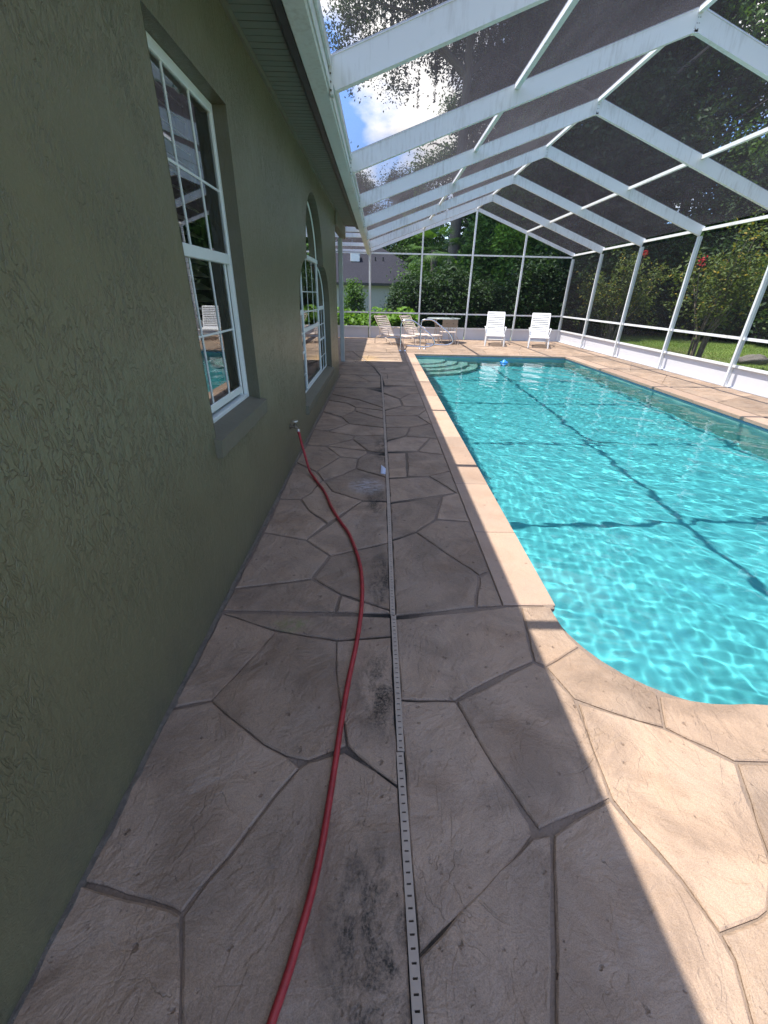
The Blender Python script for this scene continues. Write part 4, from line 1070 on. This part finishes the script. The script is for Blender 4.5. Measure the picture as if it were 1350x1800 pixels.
# very tall moss-hung tree with a bare lower trunk
limbs = [(.68, 2.4, 6.8, .28), (.72, 2.75, 7.2, .22), (.64, 3.0, 5.6, .35), (.76, 2.1, 6.2, .3), (.62, 2.6, 4.2, .35), (.66, .3, 4.6, .45), (.72, 4.2, 3.5, .5), (.80, 1.2, 3.2, .6), (.85, 3.3, 2.8, .5), (.75, 5.6, 4.4, .4)]
tb_ = blobs_dome(13.4, 22, 8.0, 34, 21)
cr = leaf_mesh('crown', clumps(tb_, 1500, 90, .34, 21, .35), .085, 21); cr.materials.append(M['leaf_dark'])
rs = np.random.RandomState(5); mo = []
for i in range(300):
    a = rs.uniform(0, 6.28); q_ = rs.uniform(.6, 6.4); top = np.array([q_*math.cos(a), q_*math.sin(a), rs.uniform(13.4, 17)]); L = rs.uniform(.8, 2.2); k = int(L*60)
    t = rs.uniform(0, 1, k); mo.append(top+np.stack([rs.normal(0, .09, k)*(1-t*.7), rs.normal(0, .09, k)*(1-t*.7), -t*L], -1))
ms = leaf_mesh('hanging_moss', np.concatenate(mo), .10, 6, aspect=.25, up=0); ms.materials.append(M['leaf_moss'])
proto('tall', 'moss_hung_tree', [('trunk', branch_mb(19, .36, limbs, 22, (-.4, 0)).mesh('trunk', M['bark'])), ('crown', cr), ('hanging_moss', ms)])
def shrub(key, name, blobs, nc, per, spread, size, mat, seed, stem=True, up=.5, aspect=.5):
    f = leaf_mesh('foliage', clumps(blobs, nc, per, spread, seed, .6), size, seed, up=up, aspect=aspect); f.materials.append(M[mat])
    parts = [('foliage', f)]
    if stem:
        mb = MB(); rg2 = random.Random(seed)
        for i in range(5):
            a = rg2.uniform(0, 6.28); b = blobs[i % len(blobs)]
            mb.tube([(.06*math.cos(a), .06*math.sin(a), 0), (b[0]*.4, b[1]*.4, b[2]*.5), (b[0], b[1], b[2])], [.04, .028, .01], 6)
        parts.append(('stem', mb.mesh('stem', M['bark'])))
    proto(key, name, parts)
shrub('round', 'round_shrub', [(0, 0, 1.35, 1.35, 1.2, 1.35), (-.5, 0, 1.0, 1.0, 1.0, 1.0), (.6, .1, 1.2, 1.0, 1.0, 1.2), (.1, -.3, .8, 1.2, 1.0, .8)], 1100, 18, .13, .075, 'leaf_dark', 31)
shrub('column', 'column_shrub', [(0, 0, .75, .42, .42, .72), (0, 0, 1.3, .36, .36, .5), (0, 0, .35, .45, .45, .35)], 330, 16, .08, .05, 'leaf_mid', 32)
shrub('vine', 'vine_thicket', [(0, 0, 1.5, 1.8, 1.4, 1.5), (.9, .2, 2.9, 1.3, 1.2, 1.5), (-.9, .1, 2.5, 1.3, 1.2, 1.6), (0, .4, 4.2, 1.4, 1.2, 1.4)], 1300, 18, .20, .11, 'leaf_mid', 33)
shrub('vine_d', 'dark_thicket', [(0, 0, 1.4, 1.9, 1.5, 1.4), (.8, .3, 2.7, 1.4, 1.2, 1.4), (-1.0, .1, 2.4, 1.3, 1.2, 1.5)], 1200, 18, .20, .10, 'leaf_dark', 34)
shrub('vine_b', 'bright_vine', [(0, 0, 1.5, .7, .6, 1.5), (.3, 0, 2.9, .6, .5, .9), (-.2, 0, 3.6, .5, .5, .6)], 320, 16, .14, .10, 'leaf_bright', 35)
shrub('bed', 'bed_plant', [(0, 0, .30, .38, .34, .34), (.15, .1, .52, .25, .22, .25)], 70, 10, .07, .085, 'leaf_bright', 36, False, .9, .62)
shrub('hedge', 'low_hedge_plant', [(0, 0, .45, .75, .4, .45)], 300, 14, .08, .05, 'leaf_mid', 37)
# crepe myrtle: many thin stems, open yellow-green crown, red flower heads at the top
def myrtle(seed, name):
    rg2 = random.Random(seed); mb = MB(); tips = []
    for i in range(9):
        a = rg2.uniform(0, 6.28); sp = rg2.uniform(.35, 1.15); h = rg2.uniform(2.0, 2.9)
        p = [(.12*math.cos(a), .12*math.sin(a), 0), (.25*sp*math.cos(a), .25*sp*math.sin(a), .8), (.6*sp*math.cos(a+.2), .6*sp*math.sin(a+.2), h*.62), (sp*math.cos(a+.3), sp*math.sin(a+.3), h)]
        mb.tube(p, [.03, .024, .016, .005], 6); tips.append(p)
    cs = []; rs = np.random.RandomState(seed)
    for p in tips:
        for k in range(34):
            t = rs.uniform(.42, 1.0); b = np.array(Vector(p[2]).lerp(Vector(p[3]), (t-.5)*2) if t > .5 else Vector(p[1]).lerp(Vector(p[2]), t*2))
            cs.append(b+rs.normal(0, .26, 3)+rs.normal(0, .07, (18, 3)))
    f = leaf_mesh('foliage', np.concatenate(cs), .042, seed, up=.6, aspect=.55); f.materials.append(M['leaf_myrtle'])
    fl_ = []
    for p in tips[:1]:
        fl_.append(np.array(p[3])+np.array([0, 0, .12])+rs.normal(0, .04, (45, 3))*np.array([1, 1, 1.5]))
    fm = leaf_mesh('flower_head', np.concatenate(fl_), .03, seed+1); fm.materials.append(M['red'])
    return [('stem', mb.mesh('stem', M['bark_pale'])), ('foliage', f), ('flower_head', fm)]
proto('myrtle_a', 'crepe_myrtle', myrtle(41, 'a')); proto('myrtle_b', 'crepe_myrtle', myrtle(44, 'b'))
# cabbage palm
mb = MB(); mb.tube([(0, 0, 0), (.05, 0, 1.5), (0, 0, 3.4)], [.2, .17, .16], 10)
fr = MB(); rg2 = random.Random(9)
for i in range(26):
    a = i*2.4; el = rg2.uniform(-.4, 1.2); d = Vector((math.cos(a)*math.cos(el), math.sin(a)*math.cos(el), math.sin(el))); b = Vector((0, 0, 3.4)); tip = b+d*.75
    fr.tube([b, tip], .012, 4); s = d.cross(Vector((0, 0, 1))).normalized(); u = s.cross(d)
    for k in range(-7, 8):
        q_ = (d*math.cos(k*.15)+s*math.sin(k*.15)).normalized(); L = .8*(1-abs(k)*.03); w = q_.cross(u).normalized()*.022
        e = tip+q_*L-Vector((0, 0, .18)); m_ = tip+q_*L*.55
        fr.add([tip, m_+w, e, m_-w], [(0, 1, 2, 3)])
proto('palm', 'cabbage_palm', [('trunk', mb.mesh('trunk', M['bark'])), ('frond_crown', fr.mesh('frond_crown', M['leaf_mid']))])

tree('tall', 4.35, 28.5, 1.0, .4, 'very tall moss-hung tree with bare trunk rising behind the ridge post', z=-.12)
tree('palm', 2.75, 25.2, 1.1, .3, 'cabbage palm with fan fronds beside the tall trunk', 'palm')
tree('round', 1.55, 22.0, .92, .5, 'big round glossy shrub covering the corner of the grey-roofed house', 'shrub')
tree('round', 3.25, 22.3, 1.08, 2.1, 'big round dark shrub below the cabbage palm', 'shrub')
tree('column', -1.27, 22.0, 1.2, .2, 'upright leafy shrub against the pale wall of the neighbour house', 'shrub')
for i, (x, y, s) in enumerate(((-.1, 23.5, 1.0), (.9, 23.6, 1.0), (-2.4, 23.4, 1.1), (-3.6, 23.4, 1.2))):
    tree('hedge', x, y, s, i*1.3, ('low clipped hedge plant at the foot of the big round shrub' if x > .5 else 'low hedge plant under the pale wall' if x > -1 else 'low hedge plant left of the upright shrub'), 'hedge', 'low hedge along the pale house')
rg2 = random.Random(15)
for i in range(20):
    x = -2.6+i*.2+rg2.uniform(-.08, .08); y = 18.65+rg2.uniform(0, 1.1)
    if .35 < x < .55: continue
    tree('bed', x, y, rg2.uniform(.95, 1.4), rg2.uniform(0, 6), 'bright green broad-leaved plant just outside the low cage wall', 'plant', 'bright plants in the bed outside the far cage wall')
tree('vine', 5.9, 24.6, 1.0, .3, 'green vine thicket between the ridge post and the next post', 'thicket')
tree('vine', 7.6, 26.2, 1.25, 1.9, 'taller green vine thicket behind the white loungers', 'thicket')
tree('vine_d', 7.7, 22.0, .85, .8, 'dark leafy thicket behind the right-hand white lounger', 'thicket')
tree('vine_d', 5.6, 22.2, .55, 2.8, 'low dark thicket behind the left-hand white lounger', 'thicket')
tree('vine_b', 6.1, 23.4, 1.1, .2, 'bright lime vine climbing the green thicket', 'vine')
tree('vine_b', 7.0, 22.6, .55, 1.2, 'short bright vine with reddish leaves beside it', 'vine')
tree('vine_d', 10.1, 22.5, 1.0, 1.4, 'dark thicket outside the corner of the cage', 'thicket')
tree('myrtle_a', 8.75, 12.2, 1.12, .4, 'open yellow-green crepe myrtle on the lawn, the larger one', 'crepe myrtle', 'crepe myrtles outside the right-hand screens')
tree('myrtle_b', 8.6, 16.9, 1.05, 2.0, 'smaller crepe myrtle with red flower heads near the cage corner', 'crepe myrtle', 'crepe myrtles outside the right-hand screens')
# woodland trees
spots = [(11.5, 25.5, 1.0), (15.5, 26, 1.05), (19.5, 20.5, 1.05), (19.5, 15.5, 1.05), (19.5, 10.5, 1.05), (19.5, 6, 1.1), (19.5, 1.5, 1.0), (9.5, 30, 1.05), (13, 30, 1.1), (7.2, 32, .95), (20, 25, 1.2), (21, 15, 1.25), (21.5, 8, 1.2),
         (5.6, 36, .92), (1.6, 44, .74), (10.5, 37, 1.3), (16, 34, 1.3), (-2.2, 50, .80), (-6, 48, 1.0), (-9, 44, 1.05), (-13, 42, 1.1), (20, -4, 1.1), (24, 2, 1.3), (24, 20, 1.3), (3.2, 50, .75)]
kinds = ['oak_a', 'oak_b', 'oak_c']
for i, (x, y, s) in enumerate(spots):
    k = kinds[i % 3]
    where = 'beyond the neighbour house' if y > 39 else 'behind the far cage wall' if y > 27 else 'behind the lawn right of the cage'
    tree(k, x, y, s, i*2.39, ('%s oak %s' % ('mid green' if k == 'oak_b' else 'dark', where)), 'tree', 'woodland oaks %s' % where)
for i, (x, y, s) in enumerate(((16.5, 21.5, 1.1), (17.2, 18, 1.0), (17.0, 14.4, 1.1), (17.2, 10.8, 1.05), (17, 7.3, 1.0), (17.2, 4, 1.0), (13.6, 24.2, 1.1))):
    tree('vine_d', x, y, s, i*1.7, 'dark undergrowth thicket at the back of the lawn', 'thicket', 'dark thickets at the back of the lawn')
# rank undergrowth closing the view under the trees
rs = np.random.RandomState(8); n = 26000
xa = rs.uniform(18, 26, n//2); ya = rs.uniform(-8, 30, n//2); xb = rs.uniform(4, 20, n//2); yb_ = rs.uniform(28, 40, n//2)
cen = np.stack([np.concatenate([xa, xb]), np.concatenate([ya, yb_]), np.abs(rs.normal(0, 2.4, n))], -1)
me = leaf_mesh('undergrowth', cen, .30, 77); me.materials.append(M['leaf_dark'])
tag(link('undergrowth', me), kind='stuff')
# grass on the lawn
rs = np.random.RandomState(9); n = 130000
x = rs.uniform(7.3, 17.5, n); y = rs.uniform(2, 26, n); k = y < 26; base = np.stack([x, y, np.full(n, -.12)], -1)
a = rs.uniform(0, 6.28, n); dx = np.stack([np.cos(a), np.sin(a), np.zeros(n)], -1)*.006
tip = base+np.stack([rs.normal(0, .02, n), rs.normal(0, .02, n), rs.uniform(.03, .075, n)], -1)
v = np.stack([base-dx, base+dx, tip], 1).reshape(-1, 3); me = bpy.data.meshes.new('grass'); fast_mesh(me, v, np.arange(n*3).reshape(n, 3), False, 3); me.materials.append(M['grass'])
tag(link('grass', me), kind='stuff')
# flat stone lying on the lawn
bm = bmesh.new(); bmesh.ops.create_icosphere(bm, subdivisions=3, radius=1)
rg3 = random.Random(4)
for v in bm.verts:
    k = 1+.18*math.sin(v.co.x*5+1)+.14*math.sin(v.co.y*7+v.co.z*4)+rg3.uniform(-.04, .04); v.co = Vector((v.co.x*.52*k, v.co.y*.28*k, v.co.z*.16*k))
mb = MB(); mb.bm(bm, True); o = mb.build('garden_rock', M['rock']); o.location = (11.4, 13.3, -.02)
tag(o, 'flat grey rock lying on the lawn outside the right-hand screens', 'rock')

# give look-alikes in a row their place in it
ORD = ['leftmost', 'second from the left', 'third from the left', 'fourth from the left', 'fifth from the left', 'sixth from the left', 'seventh from the left', 'eighth from the left', 'ninth from the left', 'tenth from the left', 'eleventh from the left', 'twelfth from the left', 'thirteenth from the left', 'fourteenth from the left', 'fifteenth from the left', 'sixteenth from the left', 'seventeenth from the left', 'eighteenth from the left', 'nineteenth from the left', 'rightmost']
rows = {}
for o in C.objects:
    if o.parent is None and o.get('label') and o.get('category') in ('tree', 'thicket', 'plant', 'hedge'): rows.setdefault(o['label'], []).append(o)
for lb, os_ in rows.items():
    if len(os_) < 2: continue
    os_.sort(key=lambda o: math.atan2(o.location.x, o.location.y))
    for i, o in enumerate(os_): o['label'] = lb+', '+(ORD[i] if i < len(os_)-1 else 'rightmost')
